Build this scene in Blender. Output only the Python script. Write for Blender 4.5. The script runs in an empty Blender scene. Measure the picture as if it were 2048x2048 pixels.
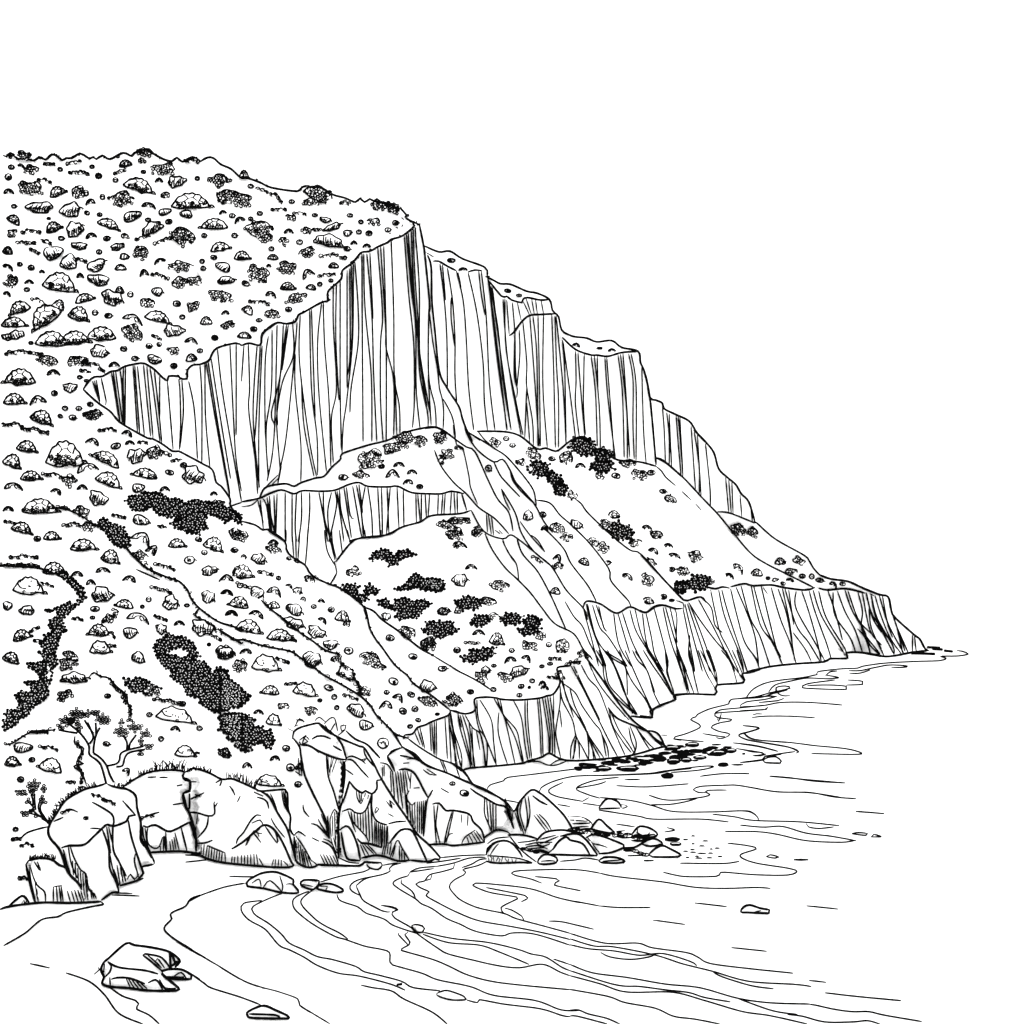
import bpy, math, random
from mathutils import Vector
from mathutils.bvhtree import BVHTree
from mathutils.geometry import delaunay_2d_cdt
R = random.Random(7)
S = bpy.context.scene
COL = S.collection

# ---------------------------------------------------------------- camera, sky, sun, exposure
F, EYE, TILT = 2048.0, 20.0, math.atan((1200.0 - 1024.0) / 2048.0)
cam = bpy.data.cameras.new('camera')
cam.sensor_width = 36.0
cam.lens = 36.0
cam.clip_start = 0.5
cam.clip_end = 60000.0
camo = bpy.data.objects.new('camera', cam)
camo.location = (0, 0, EYE)
camo.rotation_euler = (math.pi / 2 + TILT, 0, 0)
COL.objects.link(camo)
S.camera = camo
w = bpy.data.worlds.new('World')
S.world = w
w.use_nodes = True
bg = w.node_tree.nodes['Background']
bg.inputs[0].default_value = (1, 1, 1, 1)
bg.inputs[1].default_value = 1.0
sun = bpy.data.lights.new('sun', 'SUN')
sun.energy = 1.0
sun.angle = math.radians(25)
sun.color = (1, 0.99, 0.98)
suno = bpy.data.objects.new('sun', sun)
suno.rotation_euler = (math.radians(40), 0, math.radians(25))
COL.objects.link(suno)
S.view_settings.view_transform = 'Standard'
S.view_settings.look = 'None'
S.view_settings.exposure = 0.7
S.cycles.max_bounces = 12
S.cycles.diffuse_bounces = 12
S.view_settings.gamma = 1.0
S.render.resolution_x = S.render.resolution_y = 1024

# ---------------------------------------------------------------- materials
def mat(name, lo, hi, scale, rough=0.9):
    m = bpy.data.materials.new(name)
    m.use_nodes = True
    nt = m.node_tree
    b = nt.nodes['Principled BSDF']
    b.inputs['Roughness'].default_value = rough
    b.inputs['Specular IOR Level'].default_value = 0.0
    n = nt.nodes.new('ShaderNodeTexNoise')
    n.inputs['Scale'].default_value = scale
    r = nt.nodes.new('ShaderNodeValToRGB')
    r.color_ramp.elements[0].color = (*lo, 1)
    r.color_ramp.elements[1].color = (*hi, 1)
    nt.links.new(n.outputs['Fac'], r.inputs[0])
    nt.links.new(r.outputs[0], b.inputs['Base Color'])
    return m
CHALK = mat('white_chalk', (.94, .94, .94), (.96, .96, .96), 1.5)
WATER = mat('white_water', (.94, .94, .94), (.96, .96, .96), .2)
INK = mat('black_ink', (.0015, .0015, .0015), (.003, .003, .003), 3)

# ---------------------------------------------------------------- optics: pixel of the 2048 picture -> direction
CT, ST = math.cos(TILT), math.sin(TILT)
def ray(x, y):
    a, b = (x - 1024.0) / F, (1024.0 - y) / F
    return Vector((a, CT - b * ST, ST + b * CT))
def at(x, y, D):
    r = ray(x, y)
    return Vector((r.x * D / r.y, D, EYE + r.z * D / r.y))
def wd(y, z=0.0):
    r = ray(1024, y)
    return (z - EYE) * r.y / r.z if r.z < -1e-4 else 1e5
CAMP = Vector((0, 0, EYE))

class MB:
    def __init__(self): self.v, self.f, self.m = [], [], []
    def add(self, vs, fs, m=0):
        o = len(self.v)
        self.v += [tuple(p) for p in vs]
        self.f += [tuple(i + o for i in q) for q in fs]
        self.m += [m] * len(fs)
    def build(self, name, mats, parent=None):
        me = bpy.data.meshes.new(name)
        me.from_pydata(self.v, [], self.f)
        for m in mats: me.materials.append(m)
        me.polygons.foreach_set('material_index', self.m)
        me.update()
        o = bpy.data.objects.new(name, me)
        COL.objects.link(o)
        if parent: o.parent = parent
        return o

def smooth(p, step=6.0):
    """Catmull-Rom through the traced points, resampled"""
    if len(p) < 3:
        q = []
        (x0, y0), (x1, y1) = p[0], p[-1]
        n = max(1, int(math.hypot(x1 - x0, y1 - y0) / step))
        for i in range(n + 1):
            q.append((x0 + (x1 - x0) * i / n, y0 + (y1 - y0) * i / n))
        return q
    closed = math.hypot(p[0][0] - p[-1][0], p[0][1] - p[-1][1]) < .01
    out = []
    m = len(p)
    for i in range(m - 1):
        p1, p2 = p[i], p[i + 1]
        p0 = p[i - 1] if i else (p[-2] if closed else p1)
        p3 = p[i + 2] if i + 2 < m else (p[1] if closed else p2)
        d = math.hypot(p2[0] - p1[0], p2[1] - p1[1])
        n = max(1, int(d / step + .5))
        for k in range(n):
            t = k / n
            r = []
            for c in (0, 1):
                m1 = (p2[c] - p0[c]) * .5; m2 = (p3[c] - p1[c]) * .5
                t2, t3 = t * t, t * t * t
                r.append((2*t3-3*t2+1)*p1[c] + (t3-2*t2+t)*m1 + (-2*t3+3*t2)*p2[c] + (t3-t2)*m2)
            out.append(tuple(r))
    out.append(p[-1])
    return out

def tube(mb, pts, wpx, mi=1, taper=True, rng=R):
    """raised ink line: four-sided rod through world points; wpx = width in picture pixels at its distance"""
    n = len(pts)
    if n < 2: return
    vs, fs = [], []
    L = n - 1
    for i, p in enumerate(pts):
        t = (pts[min(i + 1, L)] - pts[max(i - 1, 0)])
        if t.length < 1e-6: t = Vector((1, 0, 0))
        t.normalize()
        vdir = (CAMP - p); dist = vdir.length; vdir.normalize()
        s = t.cross(vdir)
        if s.length < 1e-4: s = Vector((1, 0, 0))
        s.normalize()
        up = s.cross(t).normalized()
        hw = wpx * .5 * dist / F * (0.92 + .16 * rng.random())
        if taper:
            e = min(i, L - i) / (2.0 if wpx > 3.0 else max(2.0, L * .14))
            hw *= min(1.0, .62 + .38 * e)
        vs += [p + s * hw, p + up * hw * .7, p - s * hw, p - up * hw * .7]
    for i in range(L):
        for k in range(4):
            a = i * 4 + k; b = i * 4 + (k + 1) % 4
            fs.append((a, b, b + 4, a + 4))
    fs.append((3, 2, 1, 0)); o = L * 4; fs.append((o, o + 1, o + 2, o + 3))
    mb.add(vs, fs, mi)

def parse(txt):
    o = [0, 0, 1]; wv = 3; out = []
    for l in txt.strip().splitlines():
        if l[0] == '@': o = [float(v) for v in l[1:].split()]; continue
        if l[0] == '#': wv = float(l[1:]); continue
        out.append((wv * 1.0, [(o[0] + float(a.split(',')[0]) / o[2], o[1] + float(a.split(',')[1]) / o[2]) for a in l.split()]))
    return out

L1T = """
@ 0 280 4.83
# 5
30,150 60,160 100,125 130,140 150,165 200,180 270,185 330,200 380,165 440,190 500,140 550,155 600,195 640,175 690,175 770,130 810,145 865,180 900,165 930,185 990,150 1060,185 1190,125 1270,155 1300,125 1380,95 1440,90 1480,130 1530,160 1590,190 1660,205 1710,170 1760,210 1860,165 1932,200
150,165 170,120 215,95 260,105 310,160
@ 400 280 4.83
0,210 70,170 130,175 200,235 300,280 390,360 465,370 580,410 690,460 940,495 985,455 1050,445 1090,470 1135,440 1200,475 1290,530 1400,560 1500,600 1545,565 1590,600 1640,570 1680,590 1710,570 1760,610 1820,605 1860,640 1932,670
@ 700 400 4
# 5
210,10 250,20 320,30 390,85 400,60 465,75 460,130 440,135 480,165 555,195
0,500 40,480 90,420 160,410 220,375 300,340 330,315 400,295 450,265 515,205 480,165
@ 400 280 4.83
1500,1140 1490,1175 1375,1260 1365,1340 1235,1465 1240,1550 1170,1570 1000,1665 950,1690 920,1755 840,1775 750,1765 680,1810 600,1870 590,1932
@ 0 670 4
665,435 710,370 755,335 820,330 890,290 940,285 1000,250 1130,225 1180,240 1240,280 1300,340 1340,365 1350,330 1430,330 1440,345 1495,350 1500,280 1545,240 1600,235 1670,205 1690,165 1735,105 1885,65 1932,85
665,435 780,540 880,610 940,680 1000,725 1180,825 1220,830 1310,880 1380,930 1430,930 1500,965 1620,1030 1700,1080 1730,1180 1770,1210 1840,1310 1845,1370 1932,1480
1845,1370 1900,1350 1932,1340
# 3
740,370 800,540
755,365 790,520
770,360 800,530
810,345 850,530 845,560
890,290 955,680
905,285 960,690
925,290 980,700
960,280 975,400 990,715
990,255 985,400 1000,715
1005,250 1000,720
1065,245 1100,780
1078,245 1118,785
1100,250 1155,800
1148,240 1205,810
1175,250 1225,820
1200,265 1225,420 1280,850
1235,285 1270,600 1295,860
1278,330 1278,680
1340,370 1385,915
1430,355 1440,450 1445,720 1435,915
1455,355 1468,600 1440,900
1510,370 1555,600 1580,990
1600,240 1615,500 1615,1020
1640,220 1645,650 1680,1060
1650,220 1720,650 1840,1300
1665,210 1750,750 1840,1270
1690,190 1760,640 1845,1150
1740,115 1790,520 1932,1330
1840,80 1870,700 1890,1000 1932,1250
1890,75 1890,300 1890,800
@ 483 600 4
# 5
0,365 60,345 150,360 165,280 225,215 290,180 360,190 430,170
0,1770 110,1800 170,1840 210,1835 300,1890 350,1932
0,1615 145,1585 220,1550 320,1520 420,1550 490,1525 640,1530 750,1520 860,1475 940,1460 1010,1490 1170,1495 1250,1490 1360,1540 1500,1550 1600,1550 1680,1530 1780,1550
145,1580 185,1505 260,1480 360,1470 420,1490 480,1460 590,1425 660,1410 720,1340 795,1270 805,1230 1000,1165 1160,1125 1250,1085 1340,1050 1520,1015 1600,1035 1700,1105
860,1932 950,1905 1140,1885 1290,1815 1430,1775 1520,1725 1740,1710 1830,1685
# 3
0,1655 80,1640 130,1600
20,360 0,650
55,355 65,700 60,900 130,1400 145,1500
125,365 100,700 95,980 130,1400
150,370 115,1000 105,1150 130,1550
165,365 140,1000 140,1500
215,290 190,500 190,1000 215,1420
245,240 240,700 200,1000 200,1200
285,200 260,1100 205,1450
335,195 310,600 240,900 270,1000
360,200 290,800 290,1000
375,200 325,560
410,190 415,440 330,650 285,900 285,1050 310,1350
445,180 425,430 360,1080 310,1350 290,1470
470,120 465,500 540,1100 600,1410
430,430 430,700 475,1150 475,1450
480,630 500,1000 580,1410
545,80 560,700 605,1100 610,1400
560,75 575,500 590,950
640,30 610,330 620,750 680,1370
655,20 665,350 700,800 715,1330
685,5 685,-50
735,-110 735,200 760,700 720,950 735,1300
760,-130 755,300 780,800 
790,-160 790,700 800,1200
845,-235 845,700
865,-250 870,400 850,600
895,-300 890,300 845,780 815,1000 805,1220
190,1500 250,1440 290,1400
240,1480 300,1420
290,1475 320,1330
# 3.2
150,1600 175,1830
170,1590 200,1640 230,1860
130,1600 175,1780
205,1580 245,1870
225,1570 235,1720 270,1880
260,1560 270,1890
285,1550 275,1880
350,1540 350,1900 355,1932
405,1550 405,1932
440,1550 430,1800 440,1932
480,1540 480,1750 455,1932
545,1540 545,1700 525,1932
620,1540 660,1750 690,1932
655,1540 665,1750 720,1932
720,1540 690,1700 710,1932
750,1530 760,1650 700,1932
765,1530 820,1932
785,1520 800,1700 870,1932
820,1500 880,1900
840,1500 870,1720 900,1750
890,1490 960,1890
920,1480 960,1700 975,1890
940,1475 970,1700
990,1490 960,1700 990,1890
1010,1490 1040,1700 1050,1885
1090,1500 1110,1880
1120,1500 1130,1880
1165,1500 1180,1860
1190,1500 1160,1870
1245,1500 1260,1820
1295,1520 1300,1810
1395,1550 1400,1780
1410,1550 1430,1770
1440,1550 1440,1770
1470,1550 1480,1745
1505,1550 1495,1730
1575,1555 1570,1715
1610,1555 1600,1715
1630,1550 1620,1715
1680,1535 1670,1710
1700,1535 1710,1705
1725,1545 1730,1705
1760,1550 1800,1680
@ 700 400 4
10,520 20,1000 10,1200
40,500 65,850 65,1150 10,1500 0,1700
95,430 100,1200 105,1932
110,430 120,850 170,1400 175,1932
135,430 175,900 190,1400 215,1932
160,425 185,950
222,380 260,900 245,1150 245,1600 265,1932
245,375 285,1000 290,1180 350,1450 350,1880
270,370 290,1100 290,1932
330,320 350,900 355,1400 395,1650 400,1870
435,290 470,750 510,1150 515,1600 500,1820
450,270 490,700 525,1000 530,1500 560,1820
465,260 500,700 540,1050 560,1400 620,1700 625,1810
490,240 510,700 555,1200 640,1700
520,220 555,700 560,1250 615,1650
505,225 520,600 555,1100
525,220 528,380
630,870 630,1400 680,1650 690,1810
625,1400 650,1800
360,1400 375,1880
720,510 755,800 775,1100 780,1500
740,520 765,800
780,545 820,800 840,1100 840,1400 855,1630
810,780 810,950 840,1180
850,565 905,800 930,1100 950,1500 990,1840
865,580 890,700
945,580 1015,900 1065,1300 1075,1600 1100,1840
1030,570 1050,750 1080,920
1050,570 1090,930 1115,1450 1160,1840
1100,610 1150,950 1210,1450 1255,1840
1110,650 1180,1000 1225,1450 1290,1840
745,1590 820,1740 845,1900
600,415 670,455
# 5
555,195 590,370 600,450 635,800 635,900 
620,440 650,540 655,800 680,1050 715,1370 780,1510 870,1650 900,1750 930,1830 980,1932
590,365 710,415 800,410 900,470 1080,540 1100,610 1120,610
665,490 710,490 780,530 840,560 850,565
875,555 930,545
945,575 1000,560 1055,565
# 3.5
635,900 665,1150 700,1350 715,1500 740,1600 750,1700 745,1830
@ 966 560 4
# 5
20,-30 80,0 140,30 220,35 350,90 430,105 530,155 555,240 575,265 605,295 630,400 690,440 740,455 830,465 910,495 1030,485 1110,540 1240,570 1260,660 1285,715 1310,800 1335,940 1380,960 1435,985 1450,1030 1540,1075 1650,1130 1710,1220 1780,1300
50,10 150,130 190,130 230,160 310,180 320,155 355,140 460,160 530,155
210,445 250,415 300,345 370,285 480,275 575,270
635,460 740,555 865,600 910,600 1000,610 1110,580 1235,572
1285,715 1335,940 1385,1480
-50,1210 0,1210 180,1215 300,1250 430,1350 500,1345 580,1370 620,1350 680,1300 740,1265 810,1255 860,1300
930,1350 1010,1400 1080,1440 1250,1455 1385,1490
1380,1420 1450,1450 1600,1580
# 3.5
1385,1490 1430,1530 1460,1575 1540,1645
1590,1690 1665,1760
1700,1790 1745,1840
# 3
1270,690 1285,1200 1305,1460
45,0 110,600 195,1200
65,50 150,650 225,1200
75,60 130,500
160,150 200,650 305,1240
175,150 185,550 260,950 320,1240
190,160 210,430
235,180 255,420 260,700 270,850
275,180 305,320
320,170 370,275
345,150 385,270
390,155 410,270
420,155 435,270
465,165 485,270
255,420 250,750 275,870 270,940
290,400 295,600 270,870
320,340 350,650 350,850 395,1120 405,1320
350,850 335,1260
350,980 375,1300
375,290 410,750 450,1330
400,290 430,600 440,1330
440,285 450,700 460,1330
485,280 480,850 515,1340
550,280 565,700 580,1340
575,285 590,700 605,960 605,1340
585,290 640,850 665,1310
635,480 655,750 665,1280
640,490 690,850 740,1260
740,570 745,800 740,990 770,1250
760,580 780,850 815,1250
810,595 805,1000 820,1240
865,605 900,900 915,1330
890,605 930,1000 940,1350
915,605 920,900
975,620 1000,950 1060,1430
990,620 1020,1000 1050,1420
1080,600 1115,900 1130,1420
1100,595 1150,1050 1155,1430
1120,590 1140,850 1175,1420
1165,590 1200,800 1200,1150 1210,1430
1185,590 1225,850 1225,1440
1435,1010 1450,1200 1460,1470
1470,1060 1490,1250 1490,1490
1490,1070 1510,1500
1545,1085 1565,1350 1585,1570
1560,1085 1580,1300 1600,1570
1575,1095 1600,1560
1665,1170 1700,1680
1690,1210 1730,1500 1730,1720
1715,1230 1745,1730
1780,1310 1815,1650 1820,1810
@ 850 850 4
# 4
0,30 80,20 150,50 250,120 330,175 400,215 500,430 580,590 670,700 705,850
315,0 340,80 420,200 550,295 620,275 680,360 720,450 780,520 880,640 950,770 1020,860
550,295 600,400 650,460 760,575
75,200 130,330 230,460 330,550 430,660 560,750 670,870
330,50 450,120 560,190 670,270 850,490 885,600 890,650
610,510 720,700 770,860 870,1010 1010,1130 1130,1320 1270,1470 1300,1560
890,600 1000,625 1080,720 1170,800 1320,950 1470,1150 1490,1250 1630,1410 1645,1460
930,820 990,860 1110,990 1170,1110 1300,1280 1370,1410
1200,590 1250,630 1310,710 1500,890 1640,1000 1730,1035 1932,1260
360,685 370,685 470,850 620,910 680,880 735,905 880,1020 1010,1130
480,870 540,1000 640,1140 750,1245 850,1350 940,1470 1040,1590 1190,1670 1270,1800 1320,1850 1340,1880
735,905 780,1030 900,1170 1000,1350 1060,1480 1130,1640
# 5
1265,1470 1290,1410 1400,1430 1530,1505 1640,1455 1760,1500 1850,1450 1932,1440
# 3
225,0 255,160 300,180 350,400 365,500 420,630
340,50 440,125
420,45 480,120 560,190
610,510 640,600 680,680
760,770 840,880 960,1015
960,1015 900,920 850,880
680,360 700,440 760,520 860,620
620,910 660,1010 730,1110 750,1240
620,930 680,1040 720,1100
1120,1410 1190,1530 1260,1610 1320,1750 1420,1932
490,705 500,855
505,705 530,870
530,720 550,880
295,545 335,680
560,840 600,870
590,840 620,870
1270,1480 1330,1700 1390,1932
1290,1430 1330,1600 1450,1932
1300,1430 1370,1700 1480,1850 1620,1932
1340,1440 1400,1620 1470,1700 1620,1932
1390,1450 1430,1620 1460,1650
1370,1440 1440,1640
1510,1510 1550,1750 1650,1932
1545,1510 1600,1700 1640,1830
1580,1500 1660,1740 1760,1932
1640,1480 1690,1650 1800,1830 1860,1932
1680,1475 1740,1700 1850,1890
@ 1280 860 4
# 4
125,225 200,260 340,375 500,545 620,670 720,790 880,980 1010,1070 1190,1160 1300,1215 1390,1260
620,655 720,665 910,740 930,740 1080,870 1310,1000 1350,1040 1400,1120 1480,1180 1680,1215 1800,1275 1932,1325
# 5
430,0 520,90 590,180 630,310 700,380 765,435 810,510 870,575 920,735
0,990 120,1120 260,1270 350,1360 380,1365 485,1335 530,1380
520,1250 600,1270 660,1255 715,1265
725,1255 800,1235 850,1230 900,1245 1050,1240 1150,1260 1320,1280 1400,1260
1430,1265 1500,1280 1650,1270 1800,1305
0,1440 50,1460 110,1415 180,1400 290,1430 340,1425
860,1932 960,1910 1060,1890 1250,1870 1470,1855 1520,1830 1660,1825 1650,1785 1760,1780 1932,1805
# 3
290,1365 345,1385 350,1430
885,600 900,740
685,380 710,660
710,400 730,665
735,420 745,670
800,520 815,690
20,1470 60,1730 160,1932
50,1470 90,1650 120,1800 190,1932
115,1430 200,1750 225,1880 215,1932
185,1420 250,1700 340,1932
205,1420 270,1650 320,1800 375,1932
240,1420 270,1550 300,1700
275,1430 295,1500 295,1750 370,1932
345,1430 380,1600 440,1932
360,1390 410,1600 500,1932
380,1390 450,1600 560,1932
400,1400 480,1600 600,1932
390,1380 480,1520 600,1680 700,1800 760,1932
400,1640 390,1800 435,1932
470,1360 600,1600 710,1830 760,1932
490,1340 570,1420 600,1560 660,1620
565,1280 600,1450 640,1620 700,1740 790,1932
630,1280 680,1500 800,1800 830,1932
655,1280 710,1480 860,1932
725,1270 780,1500 840,1700 930,1830 955,1910
770,1260 850,1450 920,1650 950,1880
810,1250 880,1500 960,1650 1040,1890
890,1250 960,1550 1060,1700 1140,1870
910,1250 1000,1560 1130,1820
970,1250 1030,1500 1090,1740 1140,1880
985,1260 1020,1310
1050,1260 1120,1500 1200,1700 1250,1870
1105,1270 1180,1500 1240,1850
1140,1270 1190,1500 1220,1700
1160,1270 1250,1560 1350,1700 1440,1850
1190,1280 1230,1560
1250,1290 1250,1430 1400,1700 1480,1850
1295,1290 1350,1450 1420,1700 1450,1850
1225,1620 1320,1750 1370,1850
1355,1290 1400,1450 1490,1700 1530,1830
1385,1280 1450,1480 1580,1700 1640,1800
1430,1290 1490,1500 1640,1750 1650,1800
1505,1290 1560,1450 1620,1680
1545,1300 1560,1480 1680,1660 1725,1780
1580,1290 1640,1450 1720,1600 1780,1780
1640,1280 1700,1450 1800,1620 1840,1790
1665,1290 1750,1520 1870,1650 1932,1750
1745,1300 1780,1450 1780,1600 1920,1790
1780,1305 1840,1600 1932,1720
1810,1310 1860,1500 1932,1620
1850,1320 1880,1480 1932,1580
"""

L2T = """
@ 440 1060 4
# 5
380,0 520,95 530,150 570,210 680,280 710,330 760,380 880,435 950,460 1060,535 1150,615 1180,700 1200,790 1250,880 1290,930 1400,1080 1500,1165 1550,1230 1700,1330 1840,1440
1840,1440 1830,1480 1700,1530 1640,1560 1580,1580 1540,1630 1480,1640 1460,1660
1420,0 1330,40 1120,65 1040,110 925,255
880,435 910,390 935,340
1150,615 1230,650 1300,720 1430,810 1600,945 1700,1000
0,810 120,875 190,880 360,930 560,970 640,1020 740,1090 830,1160 960,1230 1110,1320 1200,1400 1250,1480 1330,1560 1400,1630 1500,1665
1360,1580 1460,1740
330,560 400,630 520,720 640,820 730,880 850,965 950,990
# 3
1700,1000 1780,1050 1932,1140
1150,640 1190,740
935,340 915,250
530,0 530,90
575,0 590,215
605,0 610,230
640,0 625,235
705,0 695,150 683,275
835,0 860,170 925,290
865,0 920,240
895,0 900,100 930,230
955,0 980,190
1020,0 1040,95
1120,0 1140,60
1160,0 1165,60
1220,0 1222,60
1290,0 1290,45
# 4
950,990 970,1080 940,1140
1060,1190 1110,1230 1115,1310
1840,1440 1890,1450 1932,1465
1500,1665 1600,1740 1750,1830 1860,1870 1932,1932
1460,1740 1560,1790 1640,1870 1780,1932
1440,1740 1360,1790 1340,1820 1370,1880 1400,1932
# 3
1555,1610 1600,1720
1580,1590 1625,1735
1600,1580 1640,1750
1680,1540 1690,1770
1695,1540 1710,1790
1715,1530 1720,1800
1732,1530 1735,1810
1800,1500 1820,1830
1830,1480 1850,1860
1845,1460 1900,1780 1932,1900
1440,1800 1560,1830 1640,1870
1900,1460 1932,1580
@ 900 1300 4
# 5
0,480 120,510 200,480 195,395 260,378 350,380 420,395 540,400 620,395 715,385 780,365 830,350 880,265 870,200 860,140 960,125 970,100 1050,90
1070,10 1090,60 1200,210 1330,400 1460,560 1580,650 1640,710 1730,770
1580,645 1640,655 1680,690 1720,770
100,965 160,945 400,925 590,905 620,890 740,855 790,825 870,865 960,885 1120,880 1380,855 1520,825 1640,790 1730,770
1265,460 1330,540 1470,605 1580,650
1450,530 1620,540 1600,490 1700,440 1800,395 1790,360 1932,350
0,895 110,970 190,1080 300,1130 440,1210 510,1290 560,1210 650,1120 720,1145 800,1210 910,1320 990,1450
0,995 190,1080
# 3
620,900 700,890 780,920 850,920 930,890
800,920 870,880 960,890
0,500 20,620 90,830 90,960
0,600 60,930
10,540 30,700 45,920
65,510 80,620 160,900 160,940
80,520 110,640 180,940
100,520 150,680 170,900
120,520 180,620 250,690 290,940
150,560 200,940
175,620 190,930
195,400 215,560 235,640 270,800 280,930
215,400 230,560 300,740 370,920
240,400 330,560 350,740 370,920
240,640 295,740 295,930
210,640 240,800
350,385 430,530 460,640 520,910
390,500 385,640 410,760 460,915
375,385 430,520 530,640 560,760 590,905
400,395 430,530
430,530 520,700 580,905
505,400 570,540 600,760 625,890
600,405 605,600 640,870
620,400 625,600 655,870
700,390 720,640 730,855
715,390 735,600 745,850
740,380 790,700 790,830
760,380 800,650 800,830
780,370 815,640 820,830
800,370 830,600 840,850
830,360 830,560
885,310 880,430 850,620 850,700 885,860
880,480 895,620
880,280 900,400 980,560 1010,690 1060,780 1110,880
900,230 940,400 1040,560 1120,700 1230,860
890,240 950,420 990,540
910,270 1000,340 1060,450 1150,580 1210,660 1250,850
960,310 1000,450 1090,640 1110,780 1110,870
1010,670 970,770 965,870
1010,690 1000,800 980,870
1020,710 1035,780 1035,870
1000,720 990,870
970,130 1060,300 1150,480 1270,720 1340,850
990,130 1080,320 1200,560
1050,120 1110,230 1190,320 1260,500 1310,640 1400,840
1090,60 1180,250 1290,400 1430,560
1100,650 1130,760 1170,880
1110,700 1200,860
1140,790 1150,870
1220,680 1260,780 1270,860
1270,460 1300,600 1380,730 1450,820
1280,480 1350,640 1420,740 1470,820
1430,620 1450,720 1480,800 1460,830
1440,610 1490,740 1480,820
1490,620 1560,740 1600,800
1500,640 1600,760 1640,790
1580,650 1640,720 1700,770
1170,0 1220,100 1240,240 1330,380 1490,520
1190,0 1240,130 1270,270 1360,380 1500,520
1230,0 1310,120 1400,350 1500,515
1230,0 1290,40 1400,130 1420,360
1260,0 1360,220 1420,400 1460,510
1355,0 1440,220 1560,390 1610,490
1400,0 1500,230 1620,490
1460,0 1500,80 1580,170 1630,340 1680,440
1480,10 1570,150 1640,340
1545,0 1620,120 1690,220 1800,390
1580,0 1700,180 1790,370
1625,0 1690,160
1720,0 1745,90 1735,180 1790,330
1810,0 1900,340
1830,0 1915,340
@ 1480 1150 4
# 5
650,0 720,30 860,50 940,85 1110,155 1185,175 1210,280 1240,340 1390,475 1440,515 1480,590 1510,605
850,620 960,620 1140,650 1240,645 1370,620 1500,605
# 4
1040,150 1070,165
# 3
1010,140 1050,300 1110,400 1230,630
1050,160 1100,350 1220,560 1235,630
1080,165 1130,330 1200,500 1290,630
1115,165 1170,350 1230,480 1310,625
1140,170 1180,380 1220,500
1035,250 1050,420 1150,640
1220,320 1260,430 1300,620
1240,380 1310,540 1345,620
1265,430 1320,610
1380,480 1380,610
1395,480 1410,610
970,430 1040,560 1120,640
940,430 1000,500 1045,630
1100,400 1180,500
# 7
1500,578 1600,582
1540,592 1620,596
1635,605 1700,612
1370,625 1560,632
# 3
1735,605 1780,610 1825,632 1740,648 1605,650 1650,665 1600,685 1400,692 1160,705 980,730 940,745 820,750 720,760 620,775 610,800
620,795 500,820 240,855 110,910 50,980
0,985 120,975 230,945 400,905 360,888 290,900 300,940 340,965 400,965
690,800 720,775 780,768
680,800 790,820 700,830 540,825 400,850 280,880 230,935
760,840 540,870 500,900 600,910 850,915 850,890 700,880 540,885
860,840 980,850 980,875 850,880
870,765 960,765 1080,740 1200,720 1340,728 1300,740 1210,738
875,790 960,785 1040,760
0,1045 50,1015 200,995 295,970
100,980 230,970 290,970
0,1055 180,1045 330,1020 560,1020 820,1040
0,1085 200,1075 225,1055
150,1020 300,1005 350,985
95,1140 200,1130 400,1130 600,1142
100,1120 130,1110 180,1112
20,1203 155,1225 0,1275
0,1290 60,1320 230,1350 400,1380 470,1410 450,1425
30,1265 110,1315 400,1340 600,1365 850,1390 975,1425 900,1435 570,1428
0,1350 160,1375 300,1410
0,1390 100,1415 180,1420 200,1435
110,1445 180,1442 210,1430
0,1500 180,1475 200,1450 440,1412
0,1588 75,1590
235,1608 400,1622 600,1650 845,1663
0,1685 120,1705 300,1735 560,1740 750,1775 930,1790
925,1890 1050,1900 1155,1910
0,1885 80,1890 130,1920
@ 0 1130 4
# 5
1130,0 1200,40 1330,95 1430,130 1500,200 1530,270 1600,350 1740,450 1860,490 1932,515
1740,510 1820,560 1932,630
0,0 120,10 230,15 330,30 400,60
1600,340 1560,400 1620,440 1720,500
# 4
1090,35 1190,80 1280,120
710,900 750,860 800,890 870,905 930,970 1010,1040 1020,1100 1050,1160 1040,1210
440,1320 280,1330 200,1360 100,1425 35,1438
600,1370 600,1430 670,1470 620,1560 670,1590 590,1610 650,1660 690,1750
@ 0 670 4
# 6
1000,1690 1050,1750 1130,1830 1200,1880 1300,1932
# 4
430,1380 530,1395 640,1440 700,1480 740,1510 780,1530
@ 900 1300 4
0,120 50,160 150,210 240,260 330,320
"""

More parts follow.
